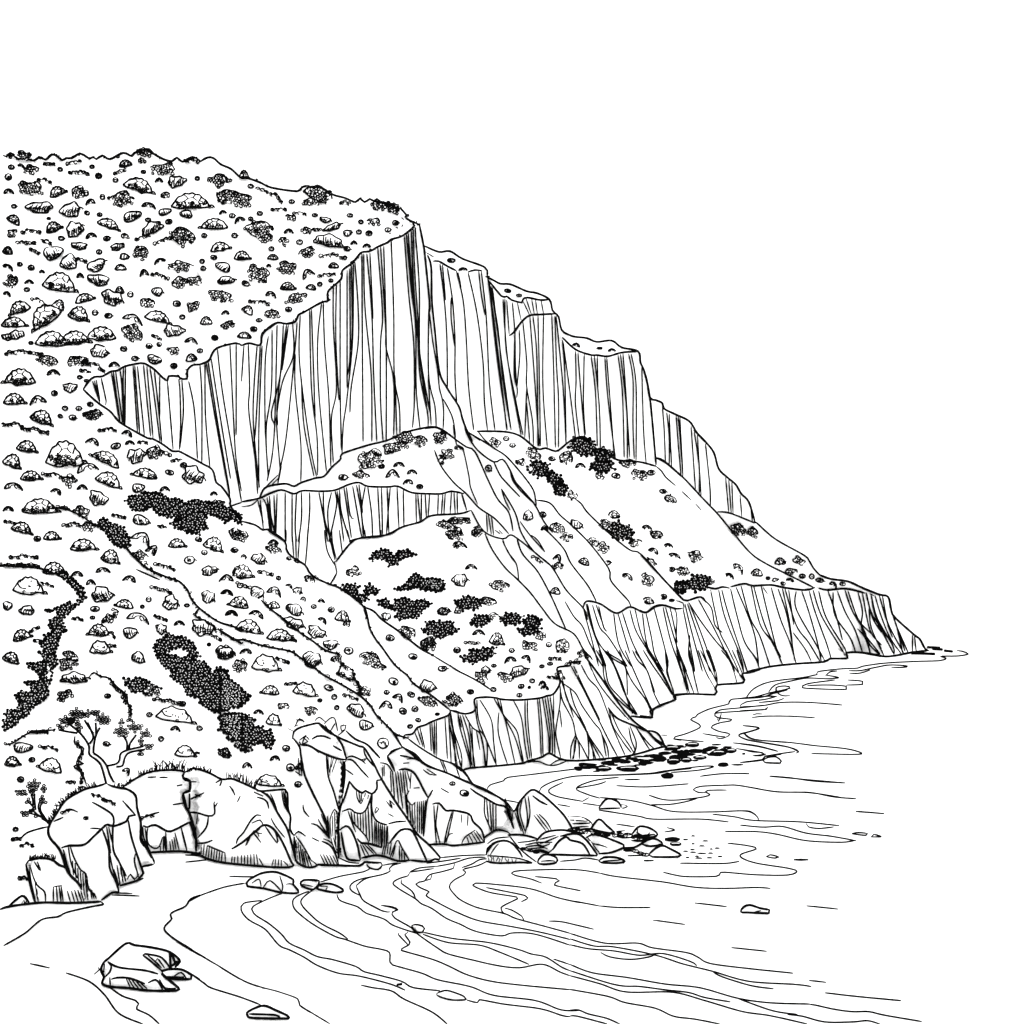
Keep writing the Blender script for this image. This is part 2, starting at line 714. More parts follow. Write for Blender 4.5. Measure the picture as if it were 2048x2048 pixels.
L3T = """
@ 0 1500 4.83
# 5
1030,320 940,350 830,375 700,440 620,500 560,590 480,720 465,790 490,860 580,970 640,1140 680,1210 760,1290 790,1350
1030,320 1090,350 1150,365 1230,380 1310,440 1325,560 1360,700 1365,850 1440,990 1485,1095 1370,1130 1385,1190 1320,1260
595,945 660,925 810,915 900,840 1000,745 1040,720 1100,735 1220,690 1245,640 1310,630
250,1105 275,1070 380,1045 500,1060 570,1110 640,1140 675,1195
250,1105 290,1280 340,1470
0,1540 100,1510 400,1475 700,1478 980,1465
85,1510 140,1460 210,1410 250,1430 290,1490
1190,355 1270,300 1400,230 1520,200 1700,195 1780,215 1765,250 1790,290 1830,300 1830,390 1770,420 1785,530 1830,610 1860,700 1890,830 1895,980
1380,730 1420,745 1500,725 1620,785 1700,765 1830,700 1850,730 1890,870
1440,990 1560,985 1730,980 1932,1000
1160,1310 1300,1270 1385,1240
980,1450 1080,1380 1150,1370
1885,430 1920,440 1930,450
# 4
890,505 950,535 1080,620 1100,700 1090,740 1095,960 1150,1080 1220,1220
1185,490 1310,630
1240,680 1270,840 1320,1000 1385,1190
990,770 1050,950 1060,1140 1120,1270 1150,1370
1750,750 1805,970
1830,420 1830,560 1810,580 1775,430
1845,470 1932,430
1670,530 1765,515
1370,660 1440,630 1540,600
870,755 970,760
195,860 260,800 380,760 470,740
980,1470 1005,1490 850,1520 640,1570 560,1610 400,1640 240,1770 35,1890
1932,1400 1840,1440 1790,1510 1680,1560 1645,1590 1660,1630 1585,1720 1650,1800 1740,1860 1860,1932
# 4.5
1430,265 1510,260
1540,265 1620,265
1710,345 1760,335
520,690 610,650
# 3
600,600 670,570 750,600
610,960 640,1080 680,1200
660,940 690,1100 750,1240
680,940 720,1050 780,1160 830,1200 860,1350 910,1390 930,1440
1030,740 1070,1000
1050,740 1085,900
1060,1000 1090,1150 1150,1310
1310,1000 1300,1080 1340,1230
1330,1010 1370,1150
1080,1380 1280,1385
1080,1400 1350,1410
700,1070 710,1210
725,1090 735,1240
750,1140 760,1270
775,1170 790,1330
800,1190 820,1440
820,1200 850,1450
870,1340 890,1440
885,1350 910,1440
1130,1110 1160,1300
1160,1110 1190,1280
1180,1140 1215,1270
1100,1150 1145,1300
1230,1250 1260,1200 1300,1250 1340,1200
290,1110 350,1290 430,1370 440,1460
340,1280 370,1470
280,1110 330,1440
330,1080 390,1165 360,1080
515,1320 515,1465
545,1320 555,1465
570,1310 590,1465
590,1310 610,1465
650,1360 680,1465
690,1360 720,1465
720,1350 755,1465
750,1350 790,1465
780,1360 810,1460
510,1325 550,1315 600,1310
210,1480 230,1450 240,1490 260,1450
1600,790 1610,970
1570,840 1540,930 1490,950 1430,900 1420,800 1430,750
1380,740 1390,850 1460,1000
1365,780 1355,880 1440,970
1400,750 1430,940
1580,830 1580,970
1590,830 1600,970
1550,930 1550,975
1640,880 1650,970
1660,860 1680,970
1690,800 1730,965
1680,840 1700,960
1790,1015 1932,1020
1790,1083 1932,1070
@ 340 1400 4.83
# 5
140,700 180,680 230,660 370,700 500,765 590,760 700,800 830,860 880,880 1110,865 1135,900 1140,1050 1165,1130 1160,1250 1200,1310
880,885 960,940 1040,1090 1130,1240 1170,1370 1220,1560
130,750 190,780 190,880 130,900 140,1000 185,1085 215,1200 255,1370 250,1460
0,1460 150,1465 260,1490 380,1540 540,1575 800,1600 1000,1615 1150,1615 1200,1595
595,1440 700,1375 800,1290 900,1210 980,1230 1050,1310 1110,1420 1170,1560 1200,1600
1200,1320 1210,1500 1230,1570 1320,1615 1400,1610 1430,1590 1630,1600 1830,1600 1870,1570
1185,380 1195,310 1260,265 1410,225 1440,225 1500,290 1600,345
1190,370 1250,450 1265,540 1300,720 1370,880 1440,1020 1500,1150 1540,1330
1250,400 1260,430 1340,440 1430,490 1540,540 1640,570 1705,575
1600,345 1660,430 1690,520 1705,575
1735,780 1690,930 1640,1060 1625,1300 1630,1530
1370,380 1420,350 1490,350 1550,375
# 4
810,890 900,930
840,940 900,955 940,990 955,1050
185,1085 260,1090 370,1120 430,1100 425,1000 430,980
430,1040 460,990
370,1130 350,1230 270,1330
200,960 330,895
265,1385 340,1380 410,1355
640,1390 655,1340 710,1280 780,1165 840,1110 880,1115
650,985 680,925
575,830 605,870 628,920
25,1010 130,995
1200,1310 1240,1270 1310,1315
1370,1330 1440,1365
1465,1365 1540,1400 1590,1470 1630,1590
1285,1010 1295,1070 1345,1130
1360,1195 1420,1210 1500,1290 1540,1340
1575,440 1660,490
1250,390 1320,335
1510,540 1530,740 1580,880 1630,1060
1625,340 1690,290
# 4.5
440,800 500,770 480,830
65,830 115,820
200,790 255,790
1210,690 1270,730
1300,430 1380,460 1440,510
# 3
1080,880 1100,1000 1150,1100
1110,880 1130,1050
1095,880 1120,1030
970,905 1000,970 1040,1080
940,905 970,940
270,1100 245,1290
150,1497 270,1495
150,1565 350,1545
280,1400 285,1480
300,1400 300,1490
330,1395 320,1500
360,1410 345,1515
380,1415 370,1530
405,1425 395,1540
430,1440 420,1550
455,1450 445,1555
480,1460 470,1560
505,1465 495,1565
530,1475 535,1570
360,1405 440,1440 530,1475
600,1510 595,1575
625,1515 620,1580
655,1505 655,1590
690,1500 690,1590
720,1500 720,1590
750,1495 750,1595
780,1490 780,1595
810,1485 815,1600
835,1490 850,1600
860,1530 900,1600
1000,1540 985,1600
1020,1540 1015,1605
1050,1540 1045,1605
1075,1545 1075,1605
1095,1555 1140,1600
790,1190 870,1160 900,1210
730,1410 770,1310 800,1280 880,1380
740,1400 790,1290 830,1260 860,1320
800,1300 870,1240 830,1280 890,1290
920,1220 1035,1380 1020,1280 960,1210
975,1140 1020,1220 1110,1330
1215,1310 1290,1420 1370,1560
1220,1350 1235,1540
1235,1370 1260,1580
1255,1400 1290,1600
1280,1440 1310,1610
1300,1460 1340,1610
1330,1510 1370,1610
1370,1550 1430,1600
1450,1490 1500,1590
1480,1490 1530,1595
1510,1495 1560,1595
1540,1495 1590,1595
1570,1500 1620,1595
1480,1340 1560,1380 1610,1480
1430,1150 1470,1220 1530,1310
1290,370 1330,400 1280,420 1310,350 1345,385
1525,540 1540,700
1560,560 1545,730
1610,570 1565,700
1580,560 1560,650
1650,580 1655,750 1630,1000 1620,1500
1670,580 1665,800 1640,1000
1690,590 1690,760 1660,950 1640,1100
1680,590 1675,900
1560,1320 1550,1150 1590,1055 1610,1080 1610,1300
1570,1120 1575,1320
1590,1080 1600,1400
1500,1130 1520,1300
1520,1120 1540,1300
1460,1100 1500,1200
1555,1330 1600,1490
1580,1330 1610,1450
1210,250 1250,180 1300,210
1215,190 1280,200 1300,215
1140,275 1190,300
1200,255 1240,240
1400,200 1440,165 1500,210
1490,230 1540,180 1590,175 1620,300
1500,240 1540,310
1550,300 1590,230 1560,290
1660,300 1650,250 1700,245 1690,285 1655,300
1240,560 1250,730
1260,580 1275,730
900,1815 965,1745 1080,1850
1060,1700 1090,1800 1080,1850
1120,1780 1190,1780 1240,1860
790,1770 860,1730 880,1800
1270,1780 1380,1800
1450,1800 1520,1800 1500,1840
@ 640 1420 4.83
# 5
0,130 100,210 170,260 380,350 430,370 520,520 590,660 740,900 850,1060 940,1200 1060,1310 1160,1425 1150,1445 1110,1440 1035,1465 870,1450
250,200 340,280 450,330 530,410 580,465
285,690 340,760 410,800 440,780 500,810 550,760 550,680 590,675
205,1180 230,1330 260,1430 310,1450 390,1455
190,1160 250,1120 300,1160 360,1300 390,1450
670,1290 720,1220 780,1160 850,1150 900,1180 960,1300 1035,1465
400,1430 530,1405 620,1415 760,1460 870,1450
0,1500 180,1500 380,1505 430,1470 520,1475 590,1475
790,350 870,410 1020,530 1230,610 1480,720 1600,770 1780,880 1870,980
650,460 690,400 790,365
760,580 820,570 900,600 960,690 1000,770 1045,850
1045,850 1090,770
1085,910 1150,900 1215,970 1290,970 1440,1005 1480,1080 1560,1160 1590,1270
1050,1300 1200,1295 1280,1310 1440,1295 1595,1275
1450,755 1510,800 1580,840 1700,910 1780,930 1830,980
360,1240 400,1285 470,1290 600,1330
# 4
420,380 450,460 540,560
260,460 310,445 410,490 440,520
240,500 270,480 320,490 400,580 470,655
250,575 320,625
505,810 500,950 530,1050 580,1090 650,1110
215,980 290,955 330,985 390,1000 440,970 480,880 500,810
660,1100 740,1080 830,1075
650,440 700,530 720,580
1045,850 1030,900 1015,1050 1000,1220
580,510 650,525 700,600
840,475 920,470 1010,520
1165,755 1245,800
1595,1225 1700,1160 1810,1175
590,1475 600,1500 560,1540 480,1525 450,1490
# 5.5
770,440 840,455
805,515 860,510
905,755 960,750
130,350 210,395
# 3
400,480 450,470 410,500
350,780 360,850 395,905 420,850
375,790 390,890
400,800 400,880
440,800 430,840
470,820 460,860
330,990 340,1100
360,1000 370,1130
390,1005 395,1160
415,1000 420,1180
440,980 450,1230
465,930 480,1270
490,850 510,1290
300,980 320,1080 380,1150 450,1230 470,1280
270,975 310,1090 345,1180
530,1070 530,1300
545,1080 550,1310
565,1090 570,1320
585,1090 590,1320
605,1100 600,1320
625,1110 620,1330
645,1120 640,1330
655,1120 650,1290
680,1010 710,1030 655,1000
640,880 700,950 670,870 720,920
530,985 545,940 570,955 545,985 530,995
185,1180 200,1400
190,1430 280,1470 380,1480
390,1300 440,1420
410,1300 470,1400
430,1300 520,1390
460,1300 545,1390
620,1300 600,1400
640,1290 620,1400
660,1280 650,1390
690,1280 670,1400
680,1420 745,1260 790,1330 860,1450
700,1420 730,1310
765,1310 770,1460
790,1340 790,1460
810,1370 820,1460
995,575 1060,620 1125,630
1030,570 1130,630
600,530 605,660
620,530 620,640
680,590 690,790
700,590 720,850
730,600 760,900
750,590 800,950
775,590 800,800
800,580 840,1000
820,590 850,800
840,590 870,700
880,610 870,760
860,780 835,830 850,880 890,920 920,890
840,850 850,1050
865,900 880,1100
890,920 900,1130
915,900 920,1150
940,885 940,1180
960,885 960,1190
980,880 980,1200
1000,875 995,1200
1020,870 1010,1050
1100,920 1110,1120 1125,1290
1140,910 1120,1090 1130,1170 1160,1290
1280,975 1240,1100 1200,1280
1290,980 1220,1280
1200,1290 1250,1200 1285,1190
1365,1010 1370,1090
1430,1010 1425,1120
1500,1160 1400,1230 1370,1290
1420,1230 1440,1290
1440,1210 1480,1285
1465,1190 1520,1280
1490,1180 1555,1280
1510,1170 1580,1270
1590,850 1590,1000 1620,1080 1660,1180
1610,870 1630,1100
1640,880 1660,1160
1670,890 1675,1160
1700,900 1700,1160
1160,480 1210,600
1180,480 1230,600
1310,540 1350,650
1370,590 1470,700
680,1555 600,1590 370,1640 290,1700 310,1750 385,1790
350,1695 440,1630 600,1590
350,1700 390,1790 430,1850 590,1932
680,1555 670,1530 700,1500 780,1480
600,1500 750,1475
590,1885 700,1910 750,1932
@ 900 1300 4
# 5
440,1200 440,1190 460,1280 510,1430
310,1600 340,1550 430,1525 500,1550 560,1620 580,1660
290,1640 300,1590 340,1550
290,1690 380,1705 560,1700 660,1705
460,1480 580,1480 700,1510
690,1530 760,1460 890,1440 990,1455 1080,1470
820,1600 870,1530 930,1495 960,1520 1060,1550 1120,1640
880,1490 1010,1470 1090,1520 1180,1640
800,1635 950,1640 1180,1645
700,1700 730,1650 780,1635 850,1660 850,1700 750,1715 700,1700
1090,1500 1160,1475 1300,1520 1390,1560 1390,1580 1290,1620 1190,1630
1120,1440 1190,1355 1260,1410 1320,1460
1450,1480 1500,1420 1540,1410 1610,1430 1660,1475 1600,1500 1450,1490
1390,1580 1470,1580 1530,1550 1580,1520 1640,1510 1700,1550 1600,1570 1530,1550
1590,1640 1640,1590 1700,1565 1760,1590 1850,1640 1820,1655 1620,1655 1590,1640
1190,1690 1230,1660 1330,1660 1400,1690 1330,1705 1210,1700 1190,1690
1550,1685 1630,1685
1190,1265 1240,1200 1290,1190 1350,1220 1370,1260
# 5.5
580,1580 640,1610 720,1600 790,1620
980,1390 1120,1385
1000,1450 1100,1430 1200,1450 1300,1470 1400,1490
1450,1525 1540,1525
1190,1270 1360,1265
1300,1480 1380,1500 1450,1500
1500,1490 1640,1475
# 3
505,1290 490,1400
440,1200 550,1220
280,1500 370,1440 460,1455 480,1470
300,1550 360,1510 470,1495
560,1220 540,1300 590,1470
580,1190 560,1300 600,1450
600,1180 620,1350 600,1470
625,1170 640,1300 620,1420
520,1300 570,1450
530,1270 560,1400
300,1645 450,1655 560,1670 660,1700
305,1650 312,1688
322,1652 335,1665 330,1690
345,1655 352,1690
370,1690 385,1660 400,1675 390,1695
420,1660 412,1692
440,1665 455,1690
470,1670 462,1695
495,1672 500,1690
530,1675 522,1695
300,1620 340,1560 380,1540
320,1640 360,1580 390,1550
470,1480 570,1600 690,1695
700,1610 790,1620 830,1580
600,1560 700,1540 820,1540
620,1590 760,1580
680,1540 740,1570 800,1550
700,1520 850,1480
610,1575 700,1565 780,1590
720,1550 800,1520 870,1490
540,1540 640,1530 700,1515
880,1690 1000,1680 1080,1665 1190,1680
730,1690 800,1685 840,1690
1140,1550 1200,1560 1260,1580
1100,1500 1200,1630
1330,1450 1400,1445
940,1330 1060,1340 1130,1380 1140,1430
960,1360 1100,1370
980,1420 1110,1410
1500,1430 1500,1460 1560,1490 1600,1460
1480,1440 1520,1480 1600,1490
1400,1610 1500,1610 1560,1640 1420,1645
1220,1690 1370,1680
1360,1235 1420,1250 1380,1268
670,1320 770,1450
690,1310 790,1440
710,1310 770,1370 810,1440
# 5
660,1165 720,1210 780,1240
# 2.8
300,1110 320,1080 430,1045 460,1020 700,990 1100,940
715,1130 730,1100 830,1050 1000,1010 1250,1003 1620,990 1770,965 1932,948
905,1058 790,1120 850,1170 1060,1210
1350,1018 1150,1045 1010,1105 1100,1155 1200,1185
1010,1105 1180,1075 1250,1050
860,1235 960,1252
1060,1210 1110,1180
1060,1225 1200,1245
1190,1280 1350,1305
1330,1392 1480,1415
1735,1420 1800,1440 1715,1455
490,1785 560,1765 900,1755 1060,1762 1200,1785
490,1785 530,1805 640,1830 735,1865
680,1812 850,1830 875,1845 835,1880 1045,1925
@ 1200 1380 4
1500,0 1380,30 1280,60 1050,75 1030,110 880,150 780,195 765,215 725,235 805,290 700,345 600,375 590,390 650,403
600,390 700,403 830,412
1340,140 1330,155 1200,165 980,180 920,190 940,220 1055,235 1040,248 960,262 900,285 890,300 950,330 1040,352 1000,380
915,190 960,160 1150,140 1330,120
940,230 950,250 970,190
820,348 950,370 1000,372
930,380 960,390 1000,380
1145,285 1270,303 1200,330 1110,360 1190,400 1400,435 1520,460 1590,495 1570,505
1160,350 1240,395 1500,420 
1060,422 1250,445 1425,490
1090,468 1290,500 1320,515 1220,525
1450,515 1350,530 1305,560 1140,580
570,660 800,640 910,612 800,612 500,650 380,668 0,683
800,690 980,670 1195,668
1355,690 1600,712 1932,742
130,765 380,775 710,750
1015,800 860,803 840,815 880,835 830,855 620,880 500,875 390,840
745,797 800,772 1000,762 1120,765 1400,812 1680,822 1932,860
745,797 790,820 840,820
410,917 560,915 700,890 780,865
0,860 240,883 420,925 590,972 900,975 1150,967 1240,995 1270,1035
900,993 1080,1015 1230,1043 1600,1055 1915,1085
1650,1070 1670,1095 1750,1108 1870,1095
1120,1080 1300,1097 1460,1092 1650,1145 1850,1170 2047,1205
1000,1132 1250,1133 1420,1155 1650,1205 1932,1218 2047,1200
0,963 300,1008 430,1033 800,1033 1030,1055
1020,1225 1180,1245 1250,1270 1120,1322 1230,1380 1500,1425 1575,1450 1500,1480 1250,1478 1000,1458 960,1465 930,1490 700,1493 600,1480 505,1457
640,1385 980,1388 1115,1370
0,1465 130,1492 500,1535 760,1578 1000,1587 1250,1580 1365,1587
0,1727 150,1740 405,1740
755,1703 1015,1733
1650,1726 1905,1752
422,1840 680,1875
1330,1332 1360,1318 1430,1335 1400,1345 1330,1332
490,360 540,362
# 5
1550,1358 1668,1358
1125,1775 1150,1735 1200,1720 1280,1745 1355,1760 1350,1785 1180,1780 1125,1775
400,325 460,345 485,380 520,445
# 3
1240,1775 1290,1765
@ 1500 1565 4
845,232 1075,248
815,408 860,400 940,408 925,423 815,410
970,433 990,415 1050,433 970,435
472,1583 610,1598
600,1682 860,1712 1210,1745
480,1775 520,1780 680,1815 820,1833 950,1833 1080,1862 1375,1912
300,1855 420,1870 600,1915 820,1915 940,1905 1040,1932
@ 1140 1565 4
0,1207 280,1285 540,1285 660,1322 930,1360 1020,1395 1120,1447 1400,1485 1785,1525
0,1250 190,1307 350,1315 680,1380 900,1450 1140,1510 1430,1590 1800,1615 1932,1632
0,1297 150,1330 350,1347 560,1382 740,1368 960,1430 1015,1465
245,1358 320,1395 480,1415 620,1398 680,1378
1145,1515 1220,1555 1450,1625 1630,1650
0,1455 180,1522 460,1560 760,1612 1040,1642 1340,1725 1600,1762 1920,1772
0,1505 360,1617 560,1632 760,1658 950,1680 1080,1720 1285,1755
0,1545 240,1610 450,1675 820,1678 1080,1745 1380,1832 1600,1865 1900,1932
1350,1730 1620,1825 1820,1855
0,1655 300,1710 440,1760 680,1805 830,1870 1000,1893 1200,1932
0,1820 70,1820 150,1852 290,1885 400,1932
0,1868 60,1870 300,1932
0,848 85,867
0,943 240,988
0,1128 190,1173
1290,1320 1575,1350
@ 0 1648 4.83
# 6
1045,1300 1215,1155 1300,1170 1450,1190 1610,1225 1690,1270 1740,1330 1690,1380
1045,1300 1000,1340 975,1410 1005,1480 985,1535 1050,1570 1240,1585 1450,1610 1700,1610 1735,1595 1600,1480 1560,1440
1560,1425 1620,1405 1750,1405 1850,1460 1845,1495 1700,1500 1620,1485
1610,1480 1780,1485
1640,1240 1650,1390
1665,1260 1690,1330 1735,1330
1700,1340 1660,1370
# 4
1040,1330 1150,1385 1400,1415 1530,1450
1050,1340 1075,1370 1060,1430 1010,1480
1560,1415 1450,1320 1380,1265 1400,1255 1540,1280 1600,1330 1640,1390
1075,1500 1130,1485 1250,1490 1400,1545
1060,1480 1065,1560
1430,1535 1500,1505 1540,1540 1570,1600
1540,1500 1590,1585 1700,1588
# 3
1010,1350 1000,1440
1430,1270 1500,1330 1560,1390
1500,1330 1520,1300 1590,1390
1680,1470 1750,1435 1800,1490
1220,1495 1260,1580
1240,1495 1300,1590
1270,1500 1340,1590
1310,1515 1390,1600
1350,1530 1420,1590
290,1348 480,1390
635,1437 860,1520 1010,1650 1150,1830 1380,1932
1050,1570 1180,1660 1310,1705 1340,1735 1320,1785 1440,1845 1540,1932
1700,1130 1932,1270
1800,1420 1932,1500
910,1450 960,1405 950,1385
@ 380 1648 4.83
0,1440 140,1540 210,1585 480,1670 680,1745
0,1205 240,1350 500,1505 680,1575 850,1620 1040,1690 1060,1750 1200,1840 1350,1930
380,505 580,510 640,500
0,745 100,690 330,610 535,570
695,738 520,765 495,830 540,900 600,945 730,1020 860,1170 960,1215 1100,1285 1230,1365 1430,1440 1640,1470 1932,1545 2080,1605
890,670 760,720 610,795 605,840 640,885 760,960 880,1060 960,1150 1100,1215 1230,1280 1380,1310 1600,1375 1680,1425 1836,1463 2046,1520 2156,1580 2416,1610
1150,650 1080,675 1000,725 1000,800 1060,870 1200,975 1400,1085 1500,1115 1690,1180 1836,1208 1926,1240 1931,1330 1956,1360 2236,1440 2396,1505 2706,1570 2936,1655 3336,1705 3586,1795 3768,1800
1190,635 1070,750 1190,900 1300,980 1440,1050 1525,1110
1420,680 1440,730 1500,760 1620,800 1700,860 1836,903 1896,930 1956,975 2106,1030 2206,1060
1260,560 1450,505 1680,460 1740,425
1650,1555 1760,1580 1946,1612 2066,1690 2336,1815 2486,1932
1640,690 1690,750 1860,840 1932,848
# 6
545,1830 600,1790 715,1755 830,1800 940,1850 960,1875 900,1880 620,1875 560,1860 545,1830
# 4
570,1835 820,1845 870,1870
@ 760 1648 4.83
# 3
585,325 800,305 1020,298
450,378 600,360 780,330
540,410 700,380 860,330 1020,320
290,460 380,425 540,410
290,465 520,430
290,465 270,500 190,525 125,570 190,630 340,720 400,770 500,815 640,910 780,970 880,1020 1000,1055 1180,1080 1280,1052 1500,1065 1836,1170
205,535 205,570 310,650 345,720
720,385 710,425 600,460 480,490 430,550 380,560 345,580 400,620 475,655 445,690 560,760 760,860 960,935 1240,985 1550,1045 1836,1115
435,545 490,530 500,495
1030,335 960,345 880,390 790,420
1030,360 950,400 800,440 830,465 810,490 710,545 670,605 720,680 790,740 950,810 1200,865 1320,915 1600,990 1836,1055
1200,860 1170,805 1330,720 1320,705 1080,665 960,625 895,590 920,572 1100,582 1450,625 1720,712 1932,760
1025,613 1400,690 1430,715 1365,750
1205,812 1270,830 1370,890 1390,925
1630,937 1760,945 1932,985
10,785 120,800 175,828 120,850 140,905 300,1000 360,1060 560,1200 660,1255 900,1315 1150,1370 1350,1388 1570,1355 1740,1430 1836,1465
420,1045 700,1105 1050,1145 1330,1210 1460,1255 1600,1285 1760,1385 1836,1415
415,1065 660,1145 960,1170 1150,1235 1440,1355
1675,1303 1800,1345 1836,1357
270,1045 240,1065 290,1140 280,1165 210,1205 205,1220 500,1305 660,1370 840,1455 1080,1520 1400,1560 1836,1600
175,1050 180,1070 270,1165
840,1700 940,1725 960,1697 1200,1740 1550,1785 1760,1850 1836,1860
# 6
160,1553 215,1545
@ 1280 1300 4.55
# 5
0,595 110,610 115,550 190,500 325,450 320,415 450,400 680,405 700,380 700,320 940,295 930,220 1000,205 1092,180
# 3
60,0 160,150 250,310 315,440
230,0 250,190 310,400
310,0 380,200 450,390
345,0 490,390
450,0 490,220 530,390
530,0 600,200 690,370
550,0 700,300
600,0 660,150 700,310
625,0 690,200 705,310
740,0 820,110 880,290
780,0 850,140 950,280
840,0 930,210
880,0 945,210
915,0 975,200
1000,0 1060,90 1085,160
"""

